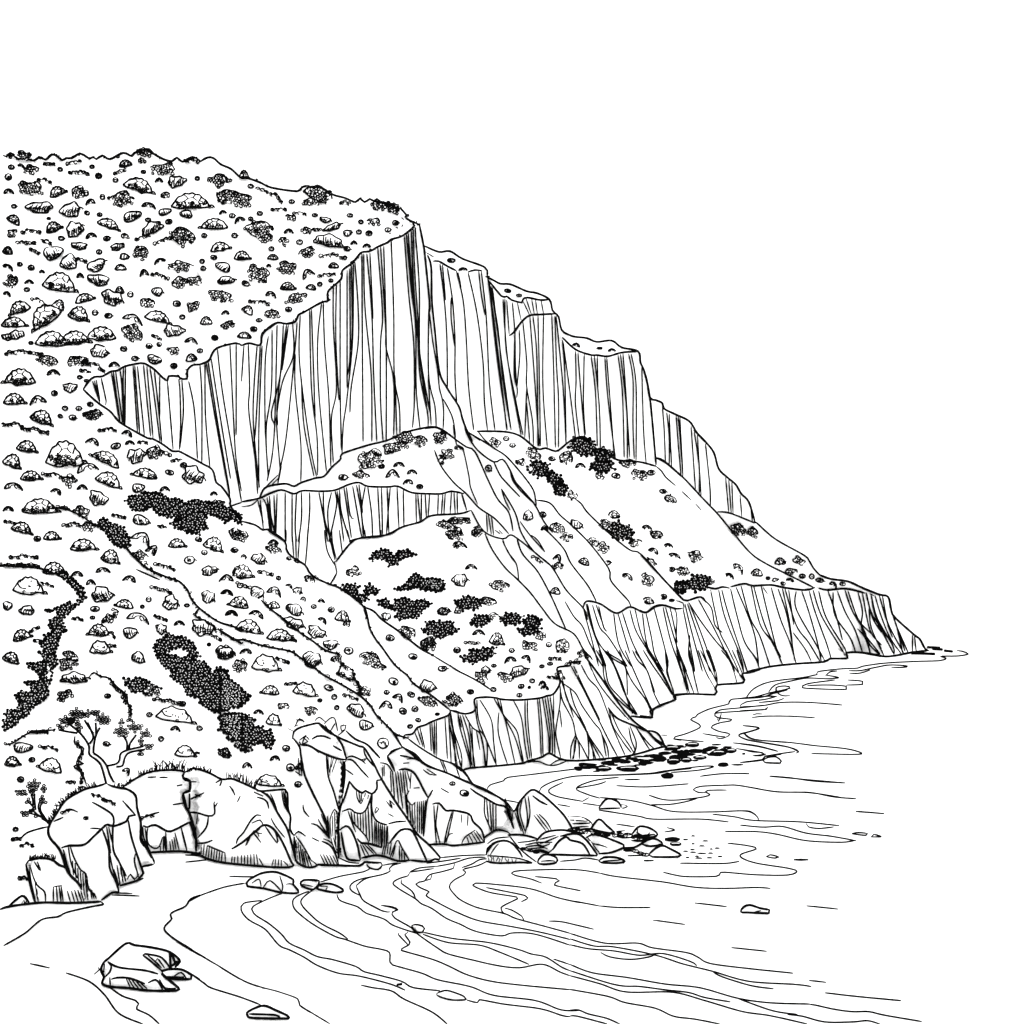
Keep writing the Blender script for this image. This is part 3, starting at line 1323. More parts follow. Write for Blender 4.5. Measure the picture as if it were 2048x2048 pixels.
RT = """
@ 0 1500 4.83
boulder|boulder|squat grass-topped boulder at the far lower left foot of the shore outcrops|0|250,1105 275,1070 380,1045 500,1060 570,1110 640,1140 675,1195 790,1330 830,1465 345,1475 300,1300 265,1120
rock|rock|tiny pointed rock at the left picture edge beside the squat grass-topped boulder|0|85,1510 140,1460 210,1410 250,1430 290,1490 300,1500
rock_outcrop|rock outcrop|big domed rock outcrop with fluted pillars below the bent tree|0|1030,320 830,375 630,490 560,590 480,720 465,790 490,860 580,970 640,1140 680,1210 790,1350 840,1455 980,1450 1080,1380 1150,1370 1160,1310 1300,1270 1385,1190 1370,1130 1485,1095 1440,990 1365,850 1365,700 1325,560 1310,440 1230,380 1150,360
rock_outcrop|rock outcrop|round-backed rock outcrop fringed with tall grass, right of the bent tree|0|1190,360 1270,300 1400,230 1520,200 1700,195 1780,215 1765,250 1830,300 1830,390 1770,420 1785,530 1830,610 1890,830 1895,980 1750,980 1460,990 1440,960 1380,860 1380,700 1340,560 1325,440
@ 340 1400 4.83
rock_outcrop|rock outcrop|long low rock outcrop with a cracked face and a spiky ledge plant|0|140,700 230,650 370,700 540,775 590,760 830,860 880,880 1110,865 1135,890 1140,1050 1165,1130 1165,1250 1200,1310 1220,1560 1200,1600 1130,1620 800,1600 540,1570 380,1540 260,1490 250,1350 180,1080 130,1000 130,900 190,880 190,800 125,750
boulder|boulder|low hatched boulder wedged at the foot of the tall leaning rock pillar|0|1205,1310 1240,1270 1310,1310 1380,1340 1440,1365 1540,1400 1600,1480 1630,1600 1430,1600 1340,1620 1270,1580 1225,1540
rock_pillar|rock pillar|tall leaning rock pillar with a flat tilted cap and plants on top|0|1190,370 1190,310 1260,265 1410,225 1440,225 1500,290 1600,350 1670,450 1700,570 1695,750 1660,950 1640,1100 1625,1300 1630,1530 1600,1500 1540,1330 1480,1150 1440,1020 1370,880 1300,720 1260,520 1250,450
rock|rock|faceted flat-bottomed rock in the shallows below the long low outcrop|6|740,1780 760,1740 880,1675 1000,1660 1080,1680 1190,1735 1190,1780 1240,1860 1080,1860 900,1820 750,1800
rock|rock|small flat rock touching the left end of another, beside the faceted rock|6|1260,1780 1290,1740 1440,1750 1385,1830 1280,1800
rock|rock|small lens-shaped rock at the right end of the flat pair|6|1420,1820 1460,1780 1550,1775 1640,1810 1675,1845 1600,1860 1480,1840
@ 640 1420 4.83
rock_outcrop|rock outcrop|jagged fluted rock mass with a long diagonal edge behind the arched boulders|0|250,470 170,262 380,350 440,380 530,550 600,670 850,1060 920,1180 1060,1310 1165,1430 1110,1440 1035,1465 850,1460 620,1415 470,1430 390,1450 300,1450 190,1420 200,1150 205,1000 255,750 258,500
rock_outcrop|rock outcrop|broad sloping rock spur with a square-topped cave at its foot|0|650,430 700,380 800,360 870,410 1000,520 1200,600 1480,720 1780,880 1870,980 1850,1000 1840,1170 1700,1160 1600,1225 1590,1275 1440,1290 1280,1305 1070,1300 930,1180 860,1060 750,880 610,660 545,540 580,510 640,520 680,530 650,470
stone|stone|flat stone at the water line under the arched boulders|0|430,1470 520,1475 590,1475 600,1500 560,1540 480,1525 450,1490
@ 900 1300 4
rock|rock|big pointed rock with dark fluting at the tip of the sloping spur|0|445,1250 510,1290 560,1210 650,1120 720,1145 800,1210 910,1320 990,1450 800,1455 700,1500 480,1470 495,1400 460,1290
boulder|boulder|rounded boulder with a dark banded foot, left end of the tide-line rocks|0|290,1640 310,1570 360,1530 430,1525 500,1550 560,1600 600,1650 660,1700 560,1700 380,1705 295,1690
boulder|boulder|wide humped boulder scribbled dark on its left flank, middle of the tide-line rocks|0|690,1530 760,1460 890,1440 990,1455 1090,1470 1140,1560 1180,1640 1100,1645 800,1630 600,1600 570,1560
rock|rock|tilted wedge slab just right of the wide humped boulder|0|1095,1500 1160,1475 1300,1520 1390,1560 1390,1580 1300,1620 1190,1635 1145,1560
rock|rock|little sharp-peaked rock behind the tilted wedge slab|0|1120,1440 1190,1355 1320,1450 1310,1470 1200,1450
rock|rock|small domed rock lying at the water edge below the wide humped boulder|0|700,1700 730,1650 780,1635 850,1660 885,1670 850,1710 750,1715
rock|rock|flat dark-rimmed rock in the water below the tilted wedge slab|0|1190,1690 1230,1660 1330,1660 1400,1690 1330,1705 1210,1700
rock|rock|shaded humped rock farthest back on the right of the tide-line rocks|0|1450,1480 1500,1420 1540,1410 1610,1430 1660,1475 1600,1500 1500,1500
rock|rock|low arched rock between the shaded humped rock and the rightmost domed one|0|1530,1555 1580,1520 1640,1510 1700,1550 1690,1562 1640,1580 1600,1572
rock|rock|smooth domed rock at the right end of the tide-line rocks|0|1590,1640 1640,1590 1700,1565 1760,1590 1850,1640 1820,1655 1620,1655
rock|rock|dark layered slab directly behind the big pointed rock|0|945,1330 1060,1340 1130,1390 1140,1430 1000,1450 985,1420
rock|rock|lone humped rock standing in the water of the middle bay|0|1190,1265 1240,1200 1290,1190 1350,1220 1380,1260 1300,1270
rock|rock|tiny pointed rock touching the lone humped rock in the bay|0|1360,1235 1420,1250 1380,1268
rock|rock|low white wedge of rock at the foot of the middle fluted cliff|0|620,890 740,855 790,825 870,865 960,885 930,925 780,930
@ 0 1648 4.83
boulder|boulder|large angular boulder alone on the beach at lower left|0|980,1400 1000,1340 1050,1300 1215,1155 1300,1170 1610,1225 1690,1270 1740,1330 1690,1380 1640,1395 1570,1425 1600,1480 1735,1600 1700,1615 1450,1610 1240,1585 1050,1570 985,1535 1005,1480
rock|rock|small oval rock leaning on the right side of the large beach boulder|0|1575,1430 1620,1405 1750,1405 1850,1460 1845,1495 1700,1500 1620,1485
@ 380 1648 4.83
rock|rock|thick-outlined flat rock at the bottom edge of the beach|0|545,1830 600,1790 715,1755 830,1800 940,1850 960,1875 900,1880 620,1875 560,1860
@ 760 1648 4.83
stone|stone|small rounded stone sitting where several ripple lines meet|4|305,980 340,970 410,985 430,1010 410,1045 350,1040
stone|stone|pale almond-shaped stone between the ripples near the bottom edge|3.5|545,1640 600,1615 650,1608 740,1635 810,1665 835,1695 700,1700 580,1670
@ 1200 1380 4
rock|rock|thick-outlined rock alone in open water at lower right|0|1125,1775 1150,1735 1200,1720 1280,1745 1355,1760 1350,1785 1180,1780
rock|rock|dark patchy rock off the right end of the black shingle|4|1305,565 1340,540 1410,535 1450,570 1440,585 1320,580
"""

AT = """
@ 0 280 4.83
108,262,60,45,0,r 205,248,60,30,-20,c 295,290,150,95,10,k 80,357,70,65,0,r 580,282,50,40,0,r 760,312,185,60,0,s 888,257,50,35,0,r 952,345,70,60,0,r 710,215,130,50,15,s 1115,387,55,45,0,r
1155,300,105,60,20,s 1210,225,120,65,10,d 1372,202,75,45,0,k 1385,307,50,30,0,r 1580,285,270,120,0,k 1340,430,280,130,-15,d 1368,500,35,40,0,r 1535,388,70,45,0,c 1705,400,180,110,10,h 1600,530,95,55,10,k
1905,370,50,40,0,r 85,495,90,55,0,c 290,465,250,140,-10,k 430,390,120,50,-10,s 550,495,150,95,20,d 755,505,130,140,-45,k 830,512,60,60,0,r 870,595,85,60,10,c 990,550,50,55,0,r 1175,575,250,160,5,k
1440,630,130,60,-10,c 1840,590,360,160,0,d 135,638,55,40,0,r 385,650,270,110,0,h 680,675,200,145,10,h 840,703,55,40,-20,r 963,720,55,35,0,r 1275,735,190,95,20,h 1590,693,130,60,15,h 1800,715,125,75,-10,h
1430,770,60,35,0,r 1630,788,75,50,10,r 135,765,130,80,-30,d 470,758,35,20,0,r 512,838,145,100,20,d 720,862,170,150,25,h 1050,805,210,90,-20,d 1470,850,230,110,25,h 1375,940,130,50,20,s 120,900,100,80,10,k
300,880,170,100,0,s 250,990,170,60,0,s 450,980,85,50,-10,s 590,948,65,45,0,r 880,923,100,55,10,c 1030,950,75,50,10,r 1205,928,75,50,-10,k 1770,930,250,180,-20,k 1570,970,170,80,20,s 75,1065,90,75,-10,d
340,1070,90,55,-25,s 510,1090,200,130,15,h 765,1022,160,70,-5,h 1135,1030,140,65,15,h 958,1080,60,45,0,r 1360,1095,160,150,0,k 665,1180,170,150,20,h 790,1155,80,50,-10,s 1200,1125,90,60,0,h 190,1200,50,40,0,r
300,1233,70,55,0,r 80,1225,100,50,-25,c 405,1270,45,30,0,c 930,1210,190,115,25,h 1165,1230,105,60,0,d 1540,1165,110,50,20,c 1735,1218,250,105,0,k 575,1370,310,190,-10,d 775,1308,60,55,0,c 950,1350,220,110,-10,h
1390,1280,80,80,10,c 1550,1310,170,90,-15,s 1740,1380,160,130,0,k 1880,1365,150,90,-10,k 100,1365,130,140,-45,k 280,1370,80,40,0,c 258,1443,60,40,0,r 70,1483,65,50,-20,c 1520,1463,110,85,-10,h 1260,1490,65,55,0,r
1080,1520,210,150,-20,h 1155,1450,80,70,0,d 810,1525,175,85,15,d 380,1555,150,80,-20,s 570,1590,110,100,-25,d 1425,1575,160,90,-10,k 1708,1580,85,60,0,r 1870,1610,140,110,10,k 185,1615,200,120,20,d 430,1690,310,190,35,d
762,1675,190,140,-15,d 917,1668,60,55,0,r 1047,1697,80,50,0,r 1290,1725,200,85,-20,c 1525,1705,240,110,-15,d 1760,1708,60,50,0,r 130,1760,230,100,0,d 1280,1860,210,160,-30,k 1680,1840,210,115,0,h 980,1870,270,140,0,d
160,1880,150,85,10,h 1515,1900,80,60,-20,s 225,150,150,85,-10,k 475,225,90,60,0,s 1390,125,170,75,-10,k 105,150,70,40,0,k 1860,200,110,60,0,s
@ 400 280 4.83
185,390,230,130,0,k 490,445,60,40,0,r 600,480,90,40,-15,s 740,545,130,100,-30,s 885,595,55,40,0,r 250,550,190,150,0,k 400,580,210,160,-10,k 1140,520,300,140,-20,k 1080,600,190,70,0,k 1400,605,80,40,0,s 220,697,65,35,10,c 310,730,65,45,0,r
577,708,60,40,0,r 380,770,100,55,20,c 490,760,50,40,0,r 760,668,130,55,0,s 960,705,110,50,0,s 880,755,120,60,-10,k 1110,725,60,30,0,r 1210,770,110,50,-10,h 1450,727,65,35,0,r 1280,840,180,60,20,h
1555,790,55,40,0,r 1680,795,140,85,0,k 1890,800,70,50,0,r 140,810,250,105,0,d 575,860,280,170,0,k 635,950,160,90,15,k 40,922,55,45,0,r 333,922,65,50,0,r 857,880,85,50,0,c 1030,880,95,85,-10,k
1130,862,70,45,0,s 1425,898,85,60,10,h 1535,887,60,45,0,r 1632,900,70,55,0,r 1815,867,65,45,0,r 1245,975,300,120,-10,h 805,980,110,80,-10,k 962,985,65,50,0,r 1487,993,60,40,0,c 1610,1020,70,40,0,c
190,1030,180,90,10,d 690,1050,60,45,0,r 1035,1090,180,105,20,k 1420,1050,75,50,-10,r 1265,1115,210,85,0,s 1400,1135,40,40,0,r 405,1115,145,90,0,d 135,1132,70,45,-10,r 705,1130,100,50,0,d 20,1170,50,45,0,r
30,1240,55,45,0,r 225,1225,155,90,-20,h 840,1235,190,140,0,k 560,1300,240,170,-20,k 665,1213,40,30,0,c 1290,1210,95,50,0,d 1040,1290,120,90,25,c 1225,1300,150,50,10,s 250,1355,175,75,5,h 440,1385,85,55,-20,r
845,1410,135,75,0,d 1075,1420,95,50,-10,d 1157,1392,55,45,0,r 1265,1357,50,30,0,r 190,1510,250,120,-10,k 690,1490,100,65,-15,c 935,1530,220,100,15,k 570,1565,190,60,-5,s 465,1640,110,80,-30,d 855,1635,70,50,0,r
695,1683,160,90,0,k 245,1668,70,40,0,c 60,1745,110,80,0,d 570,1740,60,35,0,r 270,1790,150,75,10,k 520,1825,75,50,-10,r 430,1885,130,60,-5,d 145,1910,70,50,0,r 1740,640,170,90,-10,k 1870,660,130,100,-25,k 425,330,80,75,0,d
"""

CT_ = """
@ 0 670 4
410,30,250,125,0,d 600,20,220,110,0,d 60,15,100,50,0,h 248,63,40,25,0,r 793,130,145,105,-10,h 990,110,60,45,0,r 1193,88,55,45,0,r 1273,75,40,35,0,r 1388,130,100,65,0,k 1533,45,100,50,-10,c 1718,20,55,45,0,r
1600,125,50,35,0,r 1080,187,65,40,0,r 1235,195,120,70,-20,h 1530,180,85,60,10,d 1392,247,60,45,0,r 915,235,85,50,0,c 140,135,200,70,5,s 285,145,100,45,-10,s 380,205,170,90,-10,k 620,210,180,90,0,k 750,240,190,80,-20,s
160,335,240,135,0,d 428,300,100,50,0,c 637,337,45,30,0,r 680,288,70,30,-10,s 690,365,40,20,0,r 112,512,165,95,0,d 300,520,130,75,10,c 560,420,115,75,0,h 435,465,55,45,0,r 722,555,55,40,-10,r
520,585,50,38,0,r 630,587,50,42,0,r 482,648,40,32,-20,r 580,660,65,48,-10,r 750,640,180,80,0,k 335,655,175,110,-20,d 100,715,160,70,0,s 280,760,220,80,-10,s 858,755,130,55,0,s 1020,785,80,50,-20,c
1040,862,70,35,0,c 1142,858,60,25,0,s 740,850,105,60,-15,c 925,888,90,55,10,r 215,890,155,95,-10,d 515,950,290,215,0,d 100,1005,140,110,-20,d 855,985,230,100,-25,d 700,1060,170,80,10,c 1090,965,150,120,10,h 1235,940,130,110,0,k 1330,940,70,60,-20,s
1410,1000,60,40,15,s 1357,1098,75,42,-15,r 1545,1120,180,150,-20,h 1470,1040,60,45,0,r 1165,1105,190,80,-10,d 245,1125,160,80,0,d 430,1120,190,60,-10,s 560,1165,100,100,-20,k 110,1210,145,65,-5,c 450,1248,80,50,-20,c 658,1218,80,45,0,c
870,1150,200,110,-20,d 1105,1222,105,70,10,h 1320,1232,75,40,0,c 1712,1268,50,35,0,c 1755,1330,70,45,0,s 785,1305,160,115,-25,h 65,1390,80,45,0,c 315,1370,270,125,0,d 500,1380,80,30,-10,s 650,1410,130,90,-15,k
1125,1480,140,80,-15,h 950,1448,100,50,-10,s 1295,1532,50,30,0,s 175,1540,160,90,-15,d 80,1495,80,35,-5,s 580,1515,150,60,0,s 710,1535,120,80,0,k 298,1630,65,45,0,r 413,1605,125,70,0,d 665,1680,200,100,0,d 1140,1625,160,110,-30,c 1220,1720,80,110,-40,c
1415,1665,130,75,0,d 1590,1635,60,40,-10,r 1710,1670,150,110,-20,d 1875,1720,60,45,0,r 1635,1740,50,38,0,r 1515,1800,95,65,0,r 1120,1765,120,80,-10,k 885,1770,140,110,-15,d 1315,1850,160,60,-15,s 1675,1885,130,75,10,h 825,1880,110,50,0,c
190,1775,220,60,0,s 170,1840,290,50,0,s 430,1865,170,100,0,d 615,1910,90,50,0,c 1895,1600,130,90,-20,k 500,1910,90,50,0,k 1900,1890,80,80,0,d
@ 483 600 4
1035,1270,220,155,15,k 1230,1180,220,90,10,k 1310,1110,200,110,0,k 1430,1125,120,90,-10,k 1585,1100,120,100,0,k 1650,1230,100,80,-20,k 812,1418,80,48,0,r 960,1400,135,70,-15,k 1120,1330,55,38,0,r 1260,1315,85,45,0,c
1210,1390,105,75,0,c 1365,1375,75,40,0,c 1332,1455,75,45,0,c 1428,1492,60,38,0,r 1690,1850,180,110,-30,k 1740,1765,170,70,0,s 1885,1855,90,90,0,k 1610,1260,40,160,-30,s 1740,1180,50,50,0,s
"""

ET = """
@ 966 560 4
95,1300,100,70,-25,k 185,1268,50,38,0,r 235,1322,50,35,0,r 400,1395,140,90,-35,k 550,1430,55,38,-10,r 665,1425,110,120,-30,k 780,1483,75,45,0,c 800,1330,230,150,-10,K 960,1400,150,120,0,K 950,1490,190,110,0,K 935,1572,70,50,-10,k
1065,1565,80,45,-10,r 1160,1465,130,60,0,k 1250,1560,130,95,-10,k 1345,1540,70,45,0,r 300,1460,80,55,-10,k 450,1510,200,130,-10,K 570,1590,150,90,-30,K 620,1670,110,110,-40,K 710,1730,90,90,0,k 1440,1690,60,35,-10,r 1500,1755,110,60,-25,k
198,85,60,30,-10,r 288,122,50,20,0,r 745,518,60,35,-10,c 933,545,50,15,0,r 1032,560,55,25,0,c
@ 700 400 4
810,483,72,34,0,r 905,552,65,25,0,c
@ 850 850 4
508,345,60,55,-40,r 825,725,80,85,-30,h 945,715,60,50,-20,r 1060,825,130,80,-20,k 1135,900,95,75,0,k 955,825,50,40,0,c 1210,795,105,65,-25,h 1345,930,90,60,-20,k 1420,985,110,100,-20,k 900,1070,80,60,-30,s 1060,1060,60,60,-20,c 1065,1125,75,60,0,k
1275,1090,85,55,-20,d 1465,1100,50,35,0,r 1510,715,95,60,0,d 1450,800,110,90,-10,k 1570,850,220,140,-20,K 1775,820,80,45,0,c 1855,880,110,70,-10,k 1680,945,120,65,10,k 1825,1005,85,50,-15,c 1815,1085,80,50,-25,s 1615,1210,95,55,-15,c
1775,1240,130,100,-25,k 1045,1325,75,55,-10,d 1780,1405,100,55,0,d 1910,1372,55,40,0,r 275,765,180,60,0,k 165,800,150,60,-15,k 240,875,150,85,0,k 420,855,85,95,0,k 285,960,100,55,0,c 370,1135,90,45,0,c 280,1240,125,100,0,h 600,1285,150,85,-10,k
50,1280,220,110,-5,K 350,1425,220,120,0,K 510,1410,140,70,-15,k 280,1480,90,60,10,k 150,1490,100,60,0,h 440,1565,150,100,10,K 545,1530,90,60,10,k 690,1550,190,100,0,K 855,1575,140,100,0,K 835,1645,180,75,0,K 930,1690,80,70,-20,k 430,1660,95,45,0,c
575,1710,110,100,-10,d 120,1630,290,140,0,K 375,1740,105,45,0,s 990,1758,45,38,0,r 1100,1770,115,120,-10,k 835,1765,135,75,-10,k 693,1803,45,35,0,r 257,1800,65,50,0,r 30,1750,130,120,0,k 430,1840,280,110,15,K 680,1875,90,55,10,c
815,1865,75,50,-30,c 1040,1865,85,50,0,s 1260,1820,60,50,0,s
@ 1280 860 4
225,925,75,40,0,c 275,1005,100,45,-10,c 440,1010,130,95,-10,k 255,1115,55,40,0,r 345,1135,120,80,-10,k 330,1255,120,95,10,K 470,1220,180,140,10,K 565,1215,70,50,0,k 190,1335,60,45,0,r 255,1362,45,20,0,r 785,1105,105,75,-30,c 715,1165,80,45,-20,c
935,1140,90,60,-5,d 1025,1185,35,25,0,r 1085,1200,55,30,0,k 1145,1228,40,25,-20,r 1200,1200,60,25,-10,c 785,800,120,100,-25,k 905,820,90,75,-25,k 1122,1050,80,55,0,d 1270,1048,100,65,-25,k 1210,1135,100,60,0,k 1300,1170,55,38,0,r 1375,1172,45,45,0,r
1438,1203,70,38,-10,r 1550,1235,60,40,-30,c 1620,1232,50,25,0,r
"""

FT = """
@ 440 1060 4
155,40,160,95,-25,k 425,95,80,40,0,c 430,155,120,75,-20,k 115,160,60,42,0,r 190,217,45,42,0,r 310,230,120,85,-20,h 548,228,38,25,-20,r 615,245,50,30,-30,r 180,335,155,115,0,d 365,342,105,60,-10,s 468,385,40,35,0,r 50,385,110,60,0,c
190,440,110,45,-20,s 295,500,110,105,-30,h 440,490,115,75,-20,c 555,445,50,30,-30,c 620,490,70,75,-20,h 715,393,90,50,-15,k 57,497,95,50,-10,c 155,578,150,95,-10,d 665,557,45,45,0,r 750,612,45,35,0,r 810,567,50,38,0,c
430,600,95,55,0,d 595,635,140,90,-25,h 92,662,95,50,0,c 295,670,115,60,-20,c 890,637,60,45,0,r 980,690,110,90,-10,d 1015,755,50,50,-30,k 825,723,75,45,-40,c 230,770,200,110,-10,d 590,745,170,95,-20,h 480,840,200,100,-5,d 575,860,70,50,-20,s
770,815,150,95,-20,h 885,915,120,75,0,h 1030,965,80,60,-10,r 45,980,130,110,0,h 205,970,90,45,0,c 160,1090,125,115,-15,k 365,1060,210,145,-5,D 500,1040,100,45,-20,s 735,1035,150,135,-20,h 930,1035,90,50,-10,k
1200,1030,180,110,-15,k 1265,1085,150,60,-20,k 1390,1210,85,60,-20,r 1030,1110,130,60,-40,s 990,1170,110,50,-25,s 1100,1220,90,40,-50,s 1165,1290,90,80,0,k 405,1280,135,75,-5,d 680,1270,180,115,-10,D 565,1225,80,40,10,s
870,1262,75,50,-20,r 915,1335,50,45,0,r 800,1362,38,25,0,r 1045,1335,110,50,-15,s 505,1408,95,50,0,k 730,1445,110,65,0,k 935,1420,42,38,0,r 1090,1440,150,100,-30,h 310,1455,75,40,-5,c 430,1515,110,100,-10,D 1165,1560,115,80,-10,h
1333,1298,45,35,0,r 1430,1340,85,60,-30,c 1530,1315,70,45,-20,r 1325,1400,100,70,0,c 1465,1447,70,55,-30,r 1560,1430,60,50,-10,r 1665,1375,160,75,-25,k 1740,1472,40,18,0,r 1585,1520,45,30,-10,r 1520,1570,48,32,0,r
1305,1705,95,95,0,r 1660,1250,130,100,-10,h 1865,1360,150,115,-10,k 1360,862,75,50,-10,r 1545,1010,75,48,-10,r 1780,1108,80,45,0,r 1795,650,95,65,0,k 1330,690,75,55,-20,h 1895,960,60,50,0,r
1500,820,150,100,-30,k 1670,915,130,110,0,k 1700,1000,20,10,0,r 530,1745,68,50,-10,r 440,1825,75,48,0,c 218,1883,72,50,0,c 40,1785,95,80,-20,h 1070,340,120,90,25,k 1900,120,80,60,20,k
P 1200,230 1220,180 1290,150 1350,160 1390,210 1430,165 1500,155 1565,200 1500,220 1440,235 1420,275 1350,290 1330,250 1260,225 1220,250
P 1400,470 1480,440 1510,390 1570,340 1630,390 1700,380 1790,400 1800,470 1750,490 1680,460 1600,450 1500,480 1420,480
P 980,440 1080,430 1120,450 1100,490 1140,520 1160,450 1200,430 1280,480 1240,515 1190,520 1190,560 1130,580 1060,530 980,480
P 1260,560 1330,545 1370,600 1400,560 1480,540 1540,570 1640,550 1695,590 1640,630 1610,670 1570,710 1480,700 1440,725 1405,690 1430,640 1370,635 1270,600
@ 900 1300 4
350,125,40,25,0,r 285,160,75,60,0,h 250,215,120,90,-25,k 440,215,150,65,-15,k 550,170,150,85,15,h 735,130,42,25,0,r 800,110,50,22,0,r 820,215,70,40,0,s 658,245,50,35,0,r 740,265,55,45,0,c 760,300,60,35,-10,c 570,290,55,38,10,r
635,298,22,18,0,r 557,360,50,30,0,r 348,315,50,38,-10,r 163,333,60,40,0,r 115,1145,85,50,-10,r 20,1068,50,30,0,r
@ 0 1130 4
230,165,240,145,-5,D 375,155,90,45,-10,s 60,325,75,70,0,h 215,362,125,75,0,h 390,362,50,35,0,s 170,560,140,90,15,d 270,510,70,60,30,s 90,740,130,90,-20,d 300,603,50,30,0,s 620,428,68,38,0,s 740,420,45,25,0,r
815,235,170,130,0,h 760,350,80,45,0,r 728,138,70,48,0,c 1000,310,135,70,-10,d 1035,108,100,60,-10,c 1190,275,48,42,0,r 1138,332,32,28,0,r 1365,300,125,125,-15,h 1290,195,160,50,-15,s 1495,322,42,28,0,r
875,430,120,70,10,k 915,375,70,50,-20,k 1110,420,180,80,-15,c 1285,420,100,45,-20,s 1435,465,80,40,0,c 790,520,160,100,0,d 890,550,70,50,-30,s 1040,540,115,90,0,h 1290,510,90,80,-30,h 800,655,160,115,0,D 880,640,80,50,0,s
1105,740,110,90,-30,h 1620,500,190,130,-15,h 1730,575,80,50,-20,s 1672,635,30,25,0,r 1795,700,150,110,-10,h 1665,255,110,100,-30,h 1820,218,90,50,-10,c 1855,385,90,50,-5,c 1920,165,50,40,0,r
550,790,170,110,10,k 560,720,130,60,-20,k 590,905,220,90,0,h 525,1035,140,70,10,k 490,1080,80,50,15,k 860,1047,58,38,0,r 1130,970,290,120,-15,K 1210,1010,140,90,-10,k 1400,1195,290,130,-10,D 1350,1090,250,50,-10,s 1460,1110,60,40,0,r
1195,1197,50,38,0,r 1405,1310,75,40,-10,c 1595,1305,50,38,-10,r 1288,1390,45,42,0,r 1480,1490,155,95,-5,D 1575,1510,40,30,0,k 1790,1505,110,80,-20,k 850,1430,65,38,-10,r 1015,1650,60,55,-40,c 180,1460,160,80,0,h 385,1460,140,50,-10,s
97,1570,115,80,0,d 255,1557,55,40,10,r 410,1600,180,115,-15,D 165,1715,58,48,0,r 565,1735,45,22,0,s 1130,1505,55,30,10,r
P 440,350 560,290 600,310 640,260 600,200 540,130 450,60 520,60 600,130 660,190 685,260 660,300 600,340 540,390 500,440 525,520 470,580 465,640 440,700 460,790 420,830 405,920 380,980 385,1040 320,1100 240,1160 230,1190 160,1230 120,1280 40,1325 25,1290 25,1240 60,1230 30,1190 60,1160 120,1160 160,1120 220,1110 150,1090 120,1040 170,1010 240,1020 250,980 195,935 300,930 320,900 290,850 230,820 220,790 350,770 340,730 310,700 350,680 320,630 360,590 350,560 420,530 390,480 395,440 440,420 460,380
P 1225,660 1260,610 1350,550 1420,570 1480,580 1545,620 1560,670 1600,730 1560,760 1510,720 1500,690 1440,650 1350,690 1250,720
P 1250,720 1320,712 1400,728 1450,752 1512,722 1562,762 1630,770 1680,830 1700,870 1730,820 1800,860 1830,910 1932,980 1932,1130 1870,1140 1800,1160 1720,1180 1670,1150 1600,1100 1590,1060 1500,1040 1470,980 1420,930 1360,890 1370,850 1330,830 1280,770
P 1750,1220 1830,1180 1932,1190 1932,1470 1880,1450 1890,1410 1830,1400 1840,1360 1790,1340 1745,1320 1800,1280
@ 440 1060 4
P 0,1100 60,1130 70,1200 150,1240 180,1280 240,1330 200,1390 150,1410 100,1420 60,1440 0,1450
P 0,1470 60,1480 150,1465 230,1480 280,1520 270,1560 340,1570 350,1600 400,1600 440,1680 410,1750 370,1740 330,1700 280,1720 250,1760 200,1780 120,1720 110,1680 60,1660 70,1620 0,1600
@ 0 670 4
P 1000,1330 1030,1290 1110,1280 1160,1260 1280,1260 1340,1310 1430,1310 1480,1340 1560,1315 1700,1340 1800,1370 1860,1400 1932,1440 1932,1520 1850,1470 1800,1500 1740,1450 1660,1430 1640,1500 1660,1550 1600,1560 1600,1600 1500,1580 1400,1540 1360,1510 1400,1480 1480,1460 1440,1450 1340,1460 1250,1420 1200,1380 1120,1410 1060,1400 1050,1370
P 760,1520 830,1460 890,1500 990,1540 1030,1620 1040,1680 1000,1700 940,1690 880,1640 830,1560
"""

GT = """
@ 340 1400 4.83
955,775,240,120,-5,D 1235,812,75,60,0,r 1165,650,90,80,0,r
@ 0 1500 4.83
830,658,55,28,0,r 150,765,60,40,0,r
950,450,120,50,-20,s 1065,500,90,45,-15,s 670,590,140,50,10,s 160,855,80,35,10,s 260,915,110,50,5,s 230,1235,80,40,0,s 1420,640,100,50,20,s
@ 0 1130 4
640,1480,140,60,-80,s 645,1660,160,60,-75,s 1020,1120,160,60,-60,s 950,1000,160,45,-40,s 300,1335,150,35,0,s
@ 340 1400 4.83
1250,640,50,110,0,s
@ 900 1300 4
880,190,60,130,0,s 1050,60,90,60,20,s 980,100,100,40,10,s
"""

ST_ = """
@ 1200 1380 4
30,630,130,38 225,628,190,45 60,585,120,25 200,573,80,25 380,582,100,22 300,558,120,16 480,550,110,45 340,532,150,14 430,522,150,18 520,505,110,25 580,462,130,36 740,437,120,40 590,568,120,48 690,560,90,40 660,540,80,25 800,540,110,30 700,515,130,20 760,488,130,28 860,475,80,25 900,462,110,22 950,502,130,45 1050,485,90,35 1020,458,80,18 930,437,80,10 640,445,70,12 985,598,95,32 1100,598,100,14 540,685,105,40 300,600,60,12 120,600,60,14 -60,615,120,25 -90,595,150,16 260,545,90,12 560,440,60,10 1150,510,30,16 260,716,130,8 580,1195,135,35 605,1232,100,30 310,1205,100,20 1265,525,80,10 -170,620,90,18 150,555,90,14 420,560,80,18 470,520,60,14 610,495,70,14 620,530,60,14 760,565,60,12 840,505,50,14 540,478,60,14 350,600,50,10 0,560,100,12 660,455,70,12 -30,650,60,10
"""

